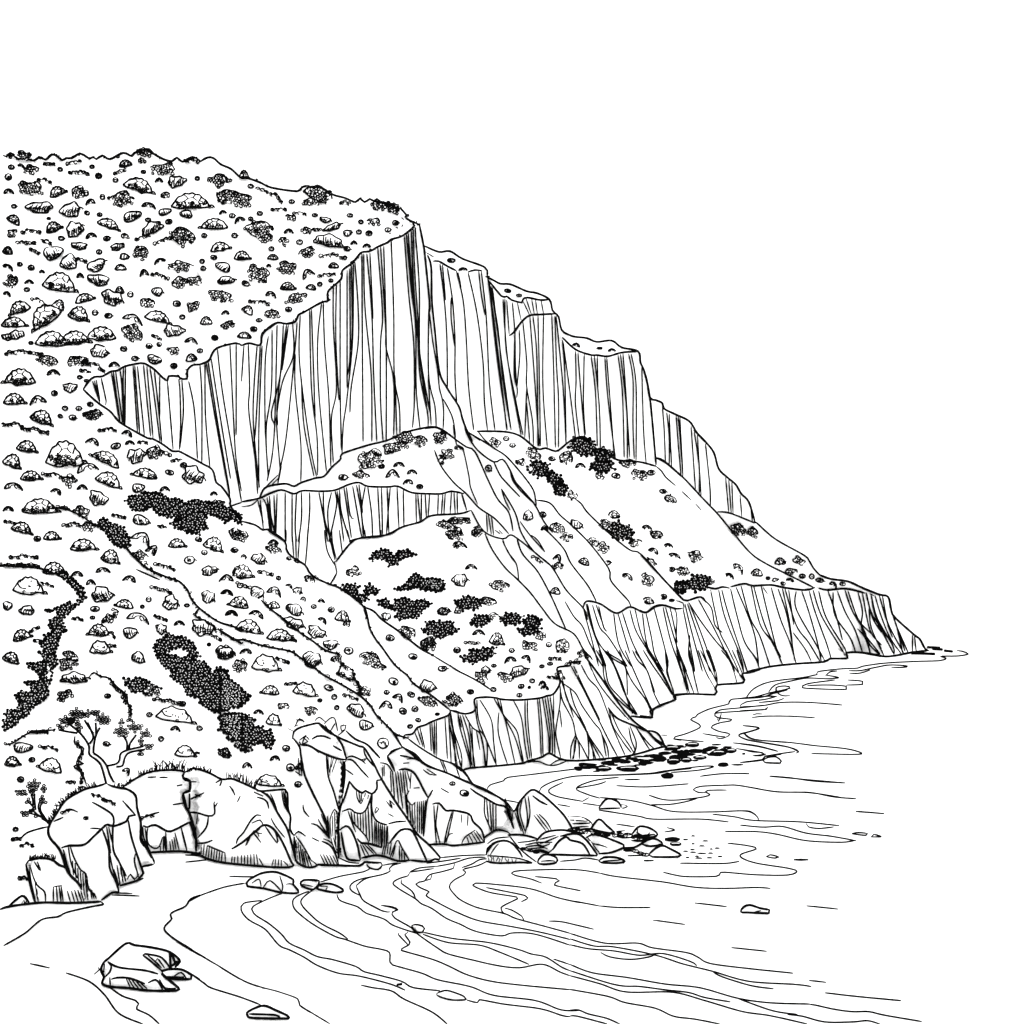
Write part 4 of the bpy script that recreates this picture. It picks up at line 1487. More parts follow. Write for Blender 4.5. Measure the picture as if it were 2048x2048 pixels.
VT = """
@ 1200 1380 4
745,1167,40 685,1197,55 843,1207,60 745,1230,35 815,1247,60 890,1272,30 937,1265,50 740,1277,50 685,1290,50 745,1298,60 815,1307,90 885,1305,50 700,1340,40 790,1345,70 875,1342,60 960,1332,50 775,1330,40
"""
L1, L2, L3 = parse(L1T), parse(L2T), parse(L3T)

# ---------------------------------------------------------------- terrain sheets
def g(src, i, rev=False, a=0, b=None):
    p = src[i][1][a:b]
    return p[::-1] if rev else p
def dl(pts, *ds):
    """distance along a polyline: ds = distances spread evenly by arc length, or (index, distance) pins"""
    pins = [(round(k * (len(pts) - 1) / (len(ds) - 1)), d) for k, d in enumerate(ds)] if not isinstance(ds[0], tuple) else list(ds)
    s = [0]
    for i in range(1, len(pts)):
        s.append(s[-1] + math.hypot(pts[i][0]-pts[i-1][0], pts[i][1]-pts[i-1][1]))
    out = []
    for i, p in enumerate(pts):
        lo = max([q for q in pins if q[0] <= i], key=lambda q: q[0], default=pins[0])
        hi = min([q for q in pins if q[0] >= i], key=lambda q: q[0], default=pins[-1])
        t = 0 if hi[0] == lo[0] else (s[i] - s[lo[0]]) / max(1e-6, s[hi[0]] - s[lo[0]])
        out.append((p[0], p[1], 1 / ((1 - t) / lo[1] + t / hi[1])))
    return out
def W(pts): return [(x, y, wd(y)) for x, y in pts]
def chain(*ls):
    out = []
    for l in ls:
        for p in l:
            if not out or math.hypot(p[0] - out[-1][0], p[1] - out[-1][1]) > 1.0: out.append(p)
    if math.hypot(out[0][0] - out[-1][0], out[0][1] - out[-1][1]) < 1.0: out.pop()
    return out
rv = lambda l: l[::-1]

sky = dl([(-120, 311)] + g(L1, 0) + g(L1, 2)[1:] + [(815, 430), (820, 441), (838, 448)], 250, 262, 255)
ct_ = g(L1, 5) + [(520, 690), (498, 686), (483, 691)] + g(L1, 6, True)[1:]
ctop = dl([(838, 448), (828, 451), (812, 466), (800, 473), (782, 478), (775, 485), (755, 493), (740, 502), (722, 505)] + ct_, 255, 235, 215, 185, 160)
wing = dl(g(L1, 7)[:-2] + [(461, 1012)], 160, 172)
wing2 = dl([(461, 1012), (483, 1040), (510, 1050), (535, 1060), (570, 1083), (572, 1097), (582, 1112), (610, 1130), (630, 1155), (660, 1168)], 172, 162, 150)
wing3 = dl([(660, 1168), (677, 1175), (705, 1193), (727, 1213), (740, 1257), (762, 1292), (790, 1330), (827, 1367), (865, 1392), (900, 1420)], 150, 138, 122)
ledlo = dl([(461, 1012), (483, 1003)] + g(L1, 41)[1:], 172, 200, 222)
ledup = dl(g(L1, 42), 175, 196, 222, 236)
cbb = dl([(940, 1021)] + g(L1, 43, True)[1:] + [(671, 1123), (673, 1145)], 217, 198, 165)
peakr = dl([(838, 448), (847, 492), (855, 510), (863, 600), (870, 662), (878, 742), (895, 777), (917, 812), (925, 837), (932, 857)], 255, 246, 240)
lr = [(908, 876, 236), (915, 930, 230), (928, 987, 222)]
dtop = dl([(855, 510), (866, 522), (877, 522), (895, 532), (910, 540), (936, 543), (950, 540), (963, 541), (970, 537), (977, 556), (986, 572), (1003, 592), (1013, 592), (1023, 600), (1043, 605), (1054, 595), (1081, 600), (1098, 598), (1104, 620), (1109, 626), (1117, 633), (1123, 660), (1128, 680), (1151, 698), (1182, 710), (1216, 712), (1243, 705), (1276, 703), (1281, 725), (1287, 738), (1293, 760), (1299, 795), (1304, 850), (1312, 930)], 254, 260, 266, 262)
dbot = dl(g(L1, 164, True) + [(1181, 885)] + g(L1, 163, True)[1:-1] + [(932, 857)], 262, 248, 240)
aro = dl([(1172, 1202), (1142, 1127), (1127, 1097), (1097, 1065), (1082, 1055), (1072, 1012), (1062, 972), (1017, 917), (990, 897), (962, 880), (932, 857)], 168, 205, 240)
arl = dl([(940, 1021)] + g(L1, 230)[0:8] + [(1167, 1300)], 217, 180, 140)
arc = [(1167, 1300, 140), (1165, 1320, 137), (1142, 1325, 136), (1115, 1335, 135), (1117, 1350, 134), (1120, 1366, 133)]
arv = [(1120, 1366, 133), (1121, 1450, 131), (1117, 1516, wd(1516))]
cct = dl([(1120, 1366)] + g(L2, 43, True)[5:-1] + [(900, 1420)], 133, 127, 122)
cbase = W([(925, 1541), (940, 1536), (1000, 1531), (1047, 1526), (1085, 1519), (1117, 1516)])
abase = W([(1117, 1516), (1140, 1521), (1180, 1520), (1245, 1513), (1280, 1506), (1310, 1497), (1332, 1492)])
fleft = [(1172, 1202, 168), (1166, 1217, 166), (1167, 1260, 163), (1175, 1300, 160), (1200, 1345, 162), (1232, 1395, 166), (1262, 1432, wd(1432))]
ftop = dl([(1172, 1202), (1200, 1207), (1232, 1226), (1260, 1213), (1290, 1225), (1312, 1212), (1333, 1210), (1352, 1217), (1365, 1216), (1375, 1201), (1401, 1193), (1410, 1172), (1430, 1177), (1458, 1176), (1480, 1168), (1505, 1171), (1567, 1175), (1610, 1180), (1627, 1175)], (0, 168), (6, 225), (10, 245), (14, 300), (18, 352))
ftop2 = dl([(1627, 1175), (1655, 1180), (1692, 1177), (1730, 1186), (1763, 1191)], (0, 352), (2, 392), (4, 398))
fend = [(1776, 1193, 399), (1782, 1220, 400), (1790, 1235, 401), (1827, 1268, 402), (1840, 1278, 403), (1857, 1301, wd(1301))]
fbase = W([(1857, 1301), (1822, 1305), (1790, 1311), (1765, 1312), (1720, 1305), (1692, 1306), (1695, 1316), (1660, 1317), (1647, 1323), (1592, 1327), (1545, 1332), (1520, 1337), (1495, 1343), (1484, 1348), (1487, 1364), (1434, 1371), (1433, 1386), (1428, 1389), (1350, 1391), (1350, 1398), (1325, 1410), (1300, 1422), (1305, 1435), (1262, 1432)])
far = dl(g(L1, 260), 264, 290, 320, 352)
farix = [i for i, p in enumerate(far) if abs(p[0] - 1435) < 2][0]
etop = dl([(1299, 795), (1311, 800), (1324, 806), (1328, 817), (1351, 828), (1378, 842), (1393, 865), (1410, 882), (1427, 905), (1437, 937), (1455, 955), (1471, 968), (1482, 987), (1497, 1003), (1510, 1043)], 268, 285, 305)
ebot = [(1507, 1045, 305), (1460, 1026, 296)]
sf = dl(g(L1, 261)[2:], 305, 340, 398)
hillbot = [(947, 1570, 105), (1010, 1602, 98), (1027, 1622, 95), (1020, 1650, 92), (900, 1665, 91), (700, 1690, 87), (560, 1700, 85), (400, 1690, 86), (290, 1690, 82), (230, 1740, 79), (150, 1780, 75), (60, 1792, 73.5), (-120, 1800, 72)]
hleft = [(-120, y, 72 + (250 - 72) * t) for y, t in ((1700, .04), (1500, .12), (1300, .22), (1100, .33), (900, .48), (700, .65), (500, .83))]
capb = lambda i, a, b, D: [(x, y, D) for x, y in g(L1, i, False, a, b)]

PATCH = [
 ('hillside', chain(sky, ctop, wing, wing2, wing3, dl(g(L2, 1)[1:] + [(815, 1476)], 122, 112), dl(g(L2, 28), 112, 118), hillbot, hleft),
  [(0,1130,120),(300,1140,125),(500,1280,112),(650,1350,110),(300,1400,95),(100,1350,92),(500,1500,94),(600,1400,104),(800,1560,99),(200,700,175),(100,500,210),(400,560,225),(600,450,245),(90,1600,82),(250,1540,86)]),
 ('tall_cliff', chain(rv(ctop), peakr, lr[:1], rv(ledup), [(483, 1003, 173)], rv(wing)), []),
 ('ledge_slope', chain(ledup, lr, rv(ledlo)[1:-2]), []),
 ('ledge_cliff', chain(ledlo, cbb, rv(wing2)), []),
 ('bowl_slope', chain(rv(cbb), arl, arc, cct, rv(wing3)), []),
 ('bay_cliff', chain(rv(cct), arv, rv(cbase), dl(g(L2, 28, True), 118, 112), dl([(805, 1475), (825, 1467), (835, 1455), (850, 1450), (865, 1442), (900, 1420)], 112, 122)), []),
 ('buttress_ridge', chain(rv(aro), fleft, [(1295, 1461, 152), (1310, 1463, 150), (1320, 1472, 147)], rv(abase), rv(arv), rv(arc), rv(arl), rv(lr)), []),
 ('terraced_cliff', chain(peakr[2:], rv(dbot), rv(dtop)), []),
 ('cliff_terrace', chain([(855, 510, 254)], capb(153, 0, -1, 264), rv([p for p in dtop if p[1] < 560 and p[0] < 976])), []),
 ('cliff_terrace', chain([(977, 556, 258)], capb(158, 0, 7, 268), rv([p for p in dtop if 977 < p[0] < 1097])), []),
 ('cliff_terrace', chain([(1124, 665, 262)], capb(158, 10, 19, 274), rv([p for p in dtop if p[0] > 1127 and p[1] < 715 and p[0] < 1277])), []),
 ('distant_cliff', chain(etop, ebot, rv(far[:farix + 1]), [(1304, 850, 266)]), []),
 ('distant_slope', chain(far[farix:farix + 1], rv(ebot), sf, rv(ftop2), rv(far[farix:])), []),
 ('headland_slope', chain(rv(aro), [], ftop, rv(far), rv(dbot)[1:]) if False else chain(aro[::-1], ftop, rv(far), dbot), []),
 ('headland_cliff', chain(ftop, ftop2, fend, fbase, rv(fleft)), []),
]
def inside(p, poly):
    x, y = p[0], p[1]; c = False; j = len(poly) - 1
    for i in range(len(poly)):
        a, b = poly[i], poly[j]
        if (a[1] > y) != (b[1] > y) and x < (b[0]-a[0]) * (y-a[1]) / (b[1]-a[1]) + a[0]: c = not c
        j = i
    return c
def dens(poly, step, closed=True):
    out = []
    n = len(poly)
    for i in range(n if closed else n - 1):
        a, b = poly[i], poly[(i + 1) % n]
        d = math.hypot(a[0]-b[0], a[1]-b[1]); k = max(1, int(d / step))
        for q in range(k):
            t = q / k
            out.append(tuple(a[c] + (b[c] - a[c]) * t for c in range(len(a))))
    return out
def cdt(poly, grid, pins=()):
    P = [Vector((p[0], p[1])) for p in poly]; nb = len(P)
    xs = [p[0] for p in poly]; ys = [p[1] for p in poly]
    y = min(ys) + grid / 2; row = 0
    while y < max(ys):
        x = min(xs) + grid * (.25 if row % 2 else .75)
        while x < max(xs):
            if inside((x, y), poly) and min((x-q[0])**2 + (y-q[1])**2 for q in poly) > (grid * .45) ** 2:
                P.append(Vector((x, y)))
            x += grid
        y += grid * .87; row += 1
    np_ = len(P)
    P += [Vector((p[0], p[1])) for p in pins]
    vs, es, fs, ov, oe, of = delaunay_2d_cdt(P, [(i, (i + 1) % nb) for i in range(nb)], [tuple(range(nb))], 1, 1e-4)
    return vs, fs, ov, nb, np_

SURF = []      # (kind, MB, name, extra)
ALLV, ALLF, OWN = [], [], []
def register(mb, idx):
    o = len(ALLV)
    ALLV.extend(mb.v)
    for q in mb.f:
        ALLF.append(tuple(i + o for i in q)); OWN.append(idx)

for name, poly, pins in PATCH:
    poly = dens(poly, 14)
    vs, fs, ov, nb, np_ = cdt(poly, 26, pins)
    inv = {}
    bd = set(); orig = []
    for i, v in enumerate(vs):
        src = [k for k in ov[i] if k < nb]; pin = [k for k in ov[i] if k >= np_]
        if src: inv[i] = 1 / poly[src[0]][2]; bd.add(i)
        elif pin: inv[i] = 1 / pins[pin[0] - np_][2]; bd.add(i)
        elif not ov[i]:   # crossing created by the triangulation
            k = min(range(nb), key=lambda q: (poly[q][0]-v.x)**2 + (poly[q][1]-v.y)**2); inv[i] = 1 / poly[k][2]; bd.add(i)
        else: inv[i] = sum(1 / p[2] for p in poly) / nb
    adj = {i: set() for i in range(len(vs))}
    for q in fs:
        for k in range(len(q)):
            adj[q[k]].add(q[k-1]); adj[q[k-1]].add(q[k])
    free = [i for i in range(len(vs)) if i not in bd and adj[i]]
    for it in range(260):
        for i in free:
            s = sum(inv[j] for j in adj[i]) / len(adj[i])
            inv[i] += 1.6 * (s - inv[i])
    mb = MB()
    V = [at(v.x, v.y, 1 / inv[i]) for i, v in enumerate(vs)]
    mb.add(V, [q[::-1] if False else q for q in fs], 0)
    # give the sheet a body: skirt running back and down from its rim
    cnt = {}
    for q in fs:
        for k in range(len(q)):
            e = (q[k-1], q[k]); cnt[e] = cnt.get(e, 0) + 1
    rim = [e for e in cnt if (e[1], e[0]) not in cnt]
    back = Vector((-8, 26, -30))
    top = {}
    for a, b in rim:
        for k in (a, b):
            if k not in top:
                top[k] = len(mb.v)
                mb.v.append(tuple(V[k] + back))
        mb.f.append((b, a, top[a], top[b])); mb.m.append(0)
    SURF.append(['structure', mb, name, None])
    register(mb, len(SURF) - 1)

# water and beach
mb = MB()
ys = [-200, 30, 60, 100, 160, 260, 450, 900, 3000, 12000, 40000]
xs = [-30000, -6000, -1200, -400, -120, 0, 120, 400, 1200, 6000, 30000]
mb.add([(x, y, 0) for y in ys for x in xs], [(j*11+i, j*11+i+1, (j+1)*11+i+1, (j+1)*11+i) for j in range(10) for i in range(10)], 0)
SURF.append(['structure', mb, 'water', None]); WIDX = len(SURF) - 1; register(mb, WIDX)
bp = [(-140, 1770), (60, 1760), (200, 1745), (300, 1690), (420, 1690), (500, 1710), (560, 1725), (530, 1765), (490, 1766), (440, 1775), (405, 1792), (375, 1812), (352, 1826), (342, 1836), (341, 1838), (328, 1856), (342, 1873), (366, 1886), (430, 1928), (484, 1960), (520, 1974), (556, 1984), (595, 1998), (600, 2011), (628, 2029), (660, 2048), (760, 2120), (700, 2300), (-200, 2300)]
bv = [at(x, y, wd(y, .02)) for x, y in bp]
n = len(bv)
vs, fs, ov, _, _ = cdt(bp, 60)
mb = MB()
mb.add([at(v.x, v.y, wd(v.y, .02)) for v in vs], fs, 0)
mb.add([b for b in bv] + [b - Vector((0, 0, .4)) for b in bv], [(i, (i+1) % n, n + (i+1) % n, n + i) for i in range(n)], 0)
SURF.append(['structure', mb, 'beach', None]); register(mb, len(SURF) - 1)

# ---------------------------------------------------------------- rocks: each a solid of its own
def solid(poly, Dbase, grid, thick, mb, mi=0, lean=.5, colbase=True):
    """closed rounded solid whose outline is poly; Dbase = distance of its foot"""
    poly = dens([(p[0], p[1]) for p in poly], grid * .7)
    ymax = max(p[1] for p in poly)
    vs, fs, ov, nb, _ = cdt(poly, grid)
    xs = [p[0] for p in poly]; ww = max(xs) - min(xs); hh = ymax - min(p[1] for p in poly)
    R0 = min(ww, hh) * .5
    def low(x):
        ys_ = []
        for i in range(len(poly)):
            a, b = poly[i-1], poly[i]
            if (a[0] - x) * (b[0] - x) <= 0 and a[0] != b[0]: ys_.append(a[1] + (b[1]-a[1]) * (x-a[0]) / (b[0]-a[0]))
        return max(ys_) if ys_ else ymax
    front, backv, edge = [], [], []
    for i, v in enumerate(vs):
        isb = any(k < nb for k in ov[i]) or not ov[i]
        yl = max(low(v.x), ymax - 60) if colbase else ymax
        D0 = (wd(yl) if Dbase is None else Dbase)
        D = D0 + lean * max(0, yl - v.y) * D0 / F
        if isb: gg = 0
        else:
            d = min(math.hypot(v.x-q[0], v.y-q[1]) for q in poly)
            gg = math.sqrt(max(0, 1 - (1 - min(1, d / R0)) ** 2))
        T = thick * R0 * D0 / F
        front.append(at(v.x, v.y, D - T * gg)); backv.append(at(v.x, v.y, D + (T * gg * .9 if gg else 0))); edge.append(isb)
    n = len(vs)
    V = front + backv
    idx = [i if edge[i] else i + n for i in range(n)]
    mb.add(V, list(fs) + [tuple(idx[k] for k in q[::-1]) for q in fs if not all(edge[k] for k in q)], mi)

o = [0, 0, 1]
for l in RT.strip().splitlines():
    if l[0] == '@': o = [float(v) for v in l[1:].split()]; continue
    nm, cat, lab, ow, pts = l.split('|')
    poly = [(o[0] + float(a.split(',')[0]) / o[2], o[1] + float(a.split(',')[1]) / o[2]) for a in pts.split()]
    mb = MB()
    xs_ = [p[0] for p in poly]
    solid(poly, None, max(3.5, (max(xs_) - min(xs_)) / 16), .5, mb)
    SURF.append(['thing', mb, nm, (cat, lab, {'rock_outcrop': 'rock outcrops along the shore', 'rock': 'loose rocks on the shore and in the shallows', 'boulder': 'boulders at the foot of the outcrops', 'stone': 'pale stones among the ripples'}.get(nm))])
    register(mb, len(SURF) - 1)
    if float(ow) > 0:
        (L3 if 1 else 0).append((float(ow), poly + [poly[0]]))

BV = BVHTree.FromPolygons(ALLV, ALLF, epsilon=0)
def hit(x, y):
    d = ray(x, y).normalized()
    loc, nor, i, dist = BV.ray_cast(CAMP, d)
    if loc is None: return None
    return loc, nor, OWN[i], dist
def near(x, y, r=3.0):
    best = None
    for dx, dy in ((0, 0), (r, 0), (-r, 0), (0, r), (0, -r)):
        h = hit(x + dx, y + dy)
        if h and (best is None or h[3] < best[3]): best = h
    return best
def lay(pts, wpx, taper=True, contour=False):
    pts = smooth(pts)
    W_, own, last = [], {}, None
    for x, y in pts:
        h = near(x, y, 3.0) if contour else hit(x, y)
        if not h: h = near(x, y, 6)
        if not h: continue
        own[h[2]] = own.get(h[2], 0) + 1
        d = ray(x, y).normalized()
        dist = h[3]
        W_.append((d, dist, h[2]))
    if len(W_) < 2: return
    # despike: a single sample that falls on something much farther is pulled back
    ds = [q[1] for q in W_]
    for i in range(1, len(ds) - 1):
        if ds[i] > 1.25 * min(ds[i-1], ds[i+1]): ds[i] = (ds[i-1] + ds[i+1]) / 2 if max(ds[i-1], ds[i+1]) < 1.3 * min(ds[i-1], ds[i+1]) else min(ds[i-1], ds[i+1])
    run = []; runs = []
    for i, q in enumerate(W_):
        if run and abs(ds[i] - ds[i-1]) > .3 * min(ds[i], ds[i-1]): runs.append(run); run = []
        run.append(i)
    runs.append(run)
    for k, run in enumerate(runs):
        if len(run) < 2: continue
        P = []
        for i in run:
            rr = wpx * .5 * ds[i] / F
            q = ds[i] * (1 - .0025) - rr * 1.1
            if SURF[W_[i][2]][2] in ('water', 'beach'): q = ds[i] * (1 - max(.0016, .9 * rr / EYE))
            P.append(CAMP + W_[i][0] * q)
        own = {}
        for i in run: own[W_[i][2]] = own.get(W_[i][2], 0) + 1
        idx = max(own, key=own.get)
        tube(SURF[idx][1], P, wpx, 1, taper)
for src in (L1, L2, L3):
    for wv, p in src:
        lay(p, wv * (1.12 if wv < 2.9 else 1.05 if wv < 3.4 else .97 if wv < 4.6 else .92 if wv < 5.2 else .76), wv < 6, wv >= 3.4)
def bristle(path, step=6, size=4.5, keep=.75):
    """short wiry growth along a rim"""
    for x, y in smooth(path, step):
        if R.random() > keep: continue
        x += R.uniform(-2, 2); y += R.uniform(-2.5, 1.5)
        a = R.uniform(0, 6.28); q = size * R.uniform(.5, 1.2)
        pts = [(x + q * math.cos(a + k * .9) * (1 - .12 * k), y + q * .7 * math.sin(a + k * .9) * (1 - .12 * k)) for k in range(R.choice((3, 4, 6)))]
        lay(pts, 2.6, False, True)
for i in (5, 7, 172, 173, 174, 175, 177, 178): bristle(L2[i][1], 5.5)
bristle(L2[0][1][-14:], 8, 4, .5); bristle(L2[25][1] + [(705, 1357), (718, 1387)], 4, 6, .9)
bristle(L1[0][1], 7, 4, .5); bristle(L1[2][1], 8, 3.5, .35); bristle(L1[3][1], 5, 5, .8); bristle(L1[4][1] + L1[5][1], 9, 3, .5); bristle(L1[6][1], 9, 3, .4)
bristle([(250, 1092), (262, 1105), (290, 1127), (310, 1145), (325, 1153)], 5, 4, .7)
bristle([(45, 1020), (107, 1015), (132, 1017), (160, 1030), (175, 1040), (183, 1048)], 6, 5, .8)

# ---------------------------------------------------------------- names of the setting and the rocks
def tag(o, label=None, cat=None, group=None, kind=None):
    if label: o['label'] = label
    if cat: o['category'] = cat
    if group: o['group'] = group
    if kind: o['kind'] = kind

# ---------------------------------------------------------------- plants on the slopes
class Lump:
    """one low plant: a rounded body resting on the slope, with ink lines on its skin"""
    def __init__(s, cx, cy, w, h, tilt):
        s.cx, s.cy, s.a, s.b = cx, cy, w / 2, h / 2
        t = math.radians(tilt); s.c, s.s = math.cos(t), math.sin(t)
        hh = None
        for k in range(0, 60, 3):
            hh = hit(cx, cy + k)
            if hh: break
        s.hit = hh
        s.t0 = hh[3]
        nrm = hh[1]
        d = ray(cx, cy).normalized()
        if nrm.dot(d) > 0: nrm = -nrm
        if -nrm.dot(d) < .25: nrm = (nrm - d * .35).normalized()
        s.n = nrm; s.p0 = CAMP + d * s.t0
        s.size = max(s.a, s.b) * s.t0 / F
        s.H = .55 * min(s.a, s.b * 1.4) * s.t0 / F
        s.mb = MB()
    def px(s, u, v):
        return s.cx + u*s.a*s.c - v*s.b*s.s, s.cy - u*s.a*s.s - v*s.b*s.c
    def P(s, u, v, extra=0.0):
        x, y = s.px(u, v)
        d = ray(x, y).normalized()
        den = d.dot(s.n)
        t = (s.p0 - CAMP).dot(s.n) / den if abs(den) > 1e-3 else s.t0
        t = min(max(t, s.t0 - s.size * .6), s.t0 + s.size * .6)
        r2 = min(1, u*u + v*v)
        h = hit(x, y)
        if h and abs(h[3] - s.t0) < s.size * 2.5: t = min(t, h[3]) if abs(h[3] - t) < s.size else h[3]
        return CAMP + d * (t - s.H * (.25 + .75 * math.sqrt(1 - r2)) - extra - .0012 * t)
    def body(s, prof, mi=0, n=18):
        """prof(angle) -> radius in unit coordinates"""
        vs = [s.P(0, 0)]; fs = []
        rings = (.4, .75, 1.0)
        for q in rings:
            for k in range(n):
                a = 2 * math.pi * k / n; r = q * prof(a)
                vs.append(s.P(r * math.cos(a), r * math.sin(a)))
        d0 = ray(s.cx, s.cy).normalized()
        vs.append(vs[0] + d0 * s.H * 1.6)
        for k in range(n):
            k2 = (k + 1) % n
            fs.append((0, 1 + k, 1 + k2))
            for j in range(2):
                o = 1 + j * n
                fs.append((o + k, o + n + k, o + n + k2, o + k2))
            fs.append((1 + 2*n + k, len(vs) - 1, 1 + 2*n + k2))
        s.mb.add(vs, fs, mi)
    def ln(s, uv, wpx=2.9, taper=False):
        pp = smooth([(u * 40, v * 40) for u, v in uv], max(3, 40 * 4 / max(s.a, 4)))
        wpx *= 1.14
        tube(s.mb, [s.P(x / 40, y / 40, wpx * .45 * s.t0 / F) for x, y in pp], wpx, 1, taper)
    def ring(s, x, y, rx, ry, wpx=2.4, n=6, a0=0, sweep=2 * math.pi):
        """small ink loop, centre in unit coordinates, radii in pixels"""
        wpx *= 1.08
        pts = []
        k = n if sweep > 6 else max(3, n - 1)
        for i in range(k + 1):
            a = a0 + sweep * i / k
            jx = 1 + R.uniform(-.18, .18) if 0 < i < k else 1
            pts.append(s.P(x + rx * jx * math.cos(a) / s.a, y + ry * jx * math.sin(a) / s.b, wpx * .3 * s.t0 / F))
        tube(s.mb, pts, wpx, 1, False)

def wob(n=5, amp=.1, base=.95):
    ph = [R.uniform(0, 6.28) for _ in range(3)]
    return lambda a: base + amp * .5 * math.sin(n * a + ph[0]) + amp * .5 * math.sin((n + 3) * a + ph[1])

def cells(L, prof, sp=6.4, r=2.6, wpx=2.3, keep=1.0, vmax=9):
    y = -L.b; row = 0
    while y < L.b:
        x = -L.a + (sp / 2 if row % 2 else 0)
        while x < L.a:
            jx, jy = x + R.uniform(-1.5, 1.5), y + R.uniform(-1.3, 1.3)
            u, v = jx / L.a, jy / L.b
            if math.hypot(u, v) < prof(math.atan2(v, u)) * .93 and v < vmax and R.random() < keep:
                L.ring(u, v, r * R.uniform(.75, 1.35), r * R.uniform(.6, 1.15), wpx, 5, R.uniform(0, 6), R.choice((6.3, 6.3, 4.5)))
            x += sp
        y += sp * .82; row += 1

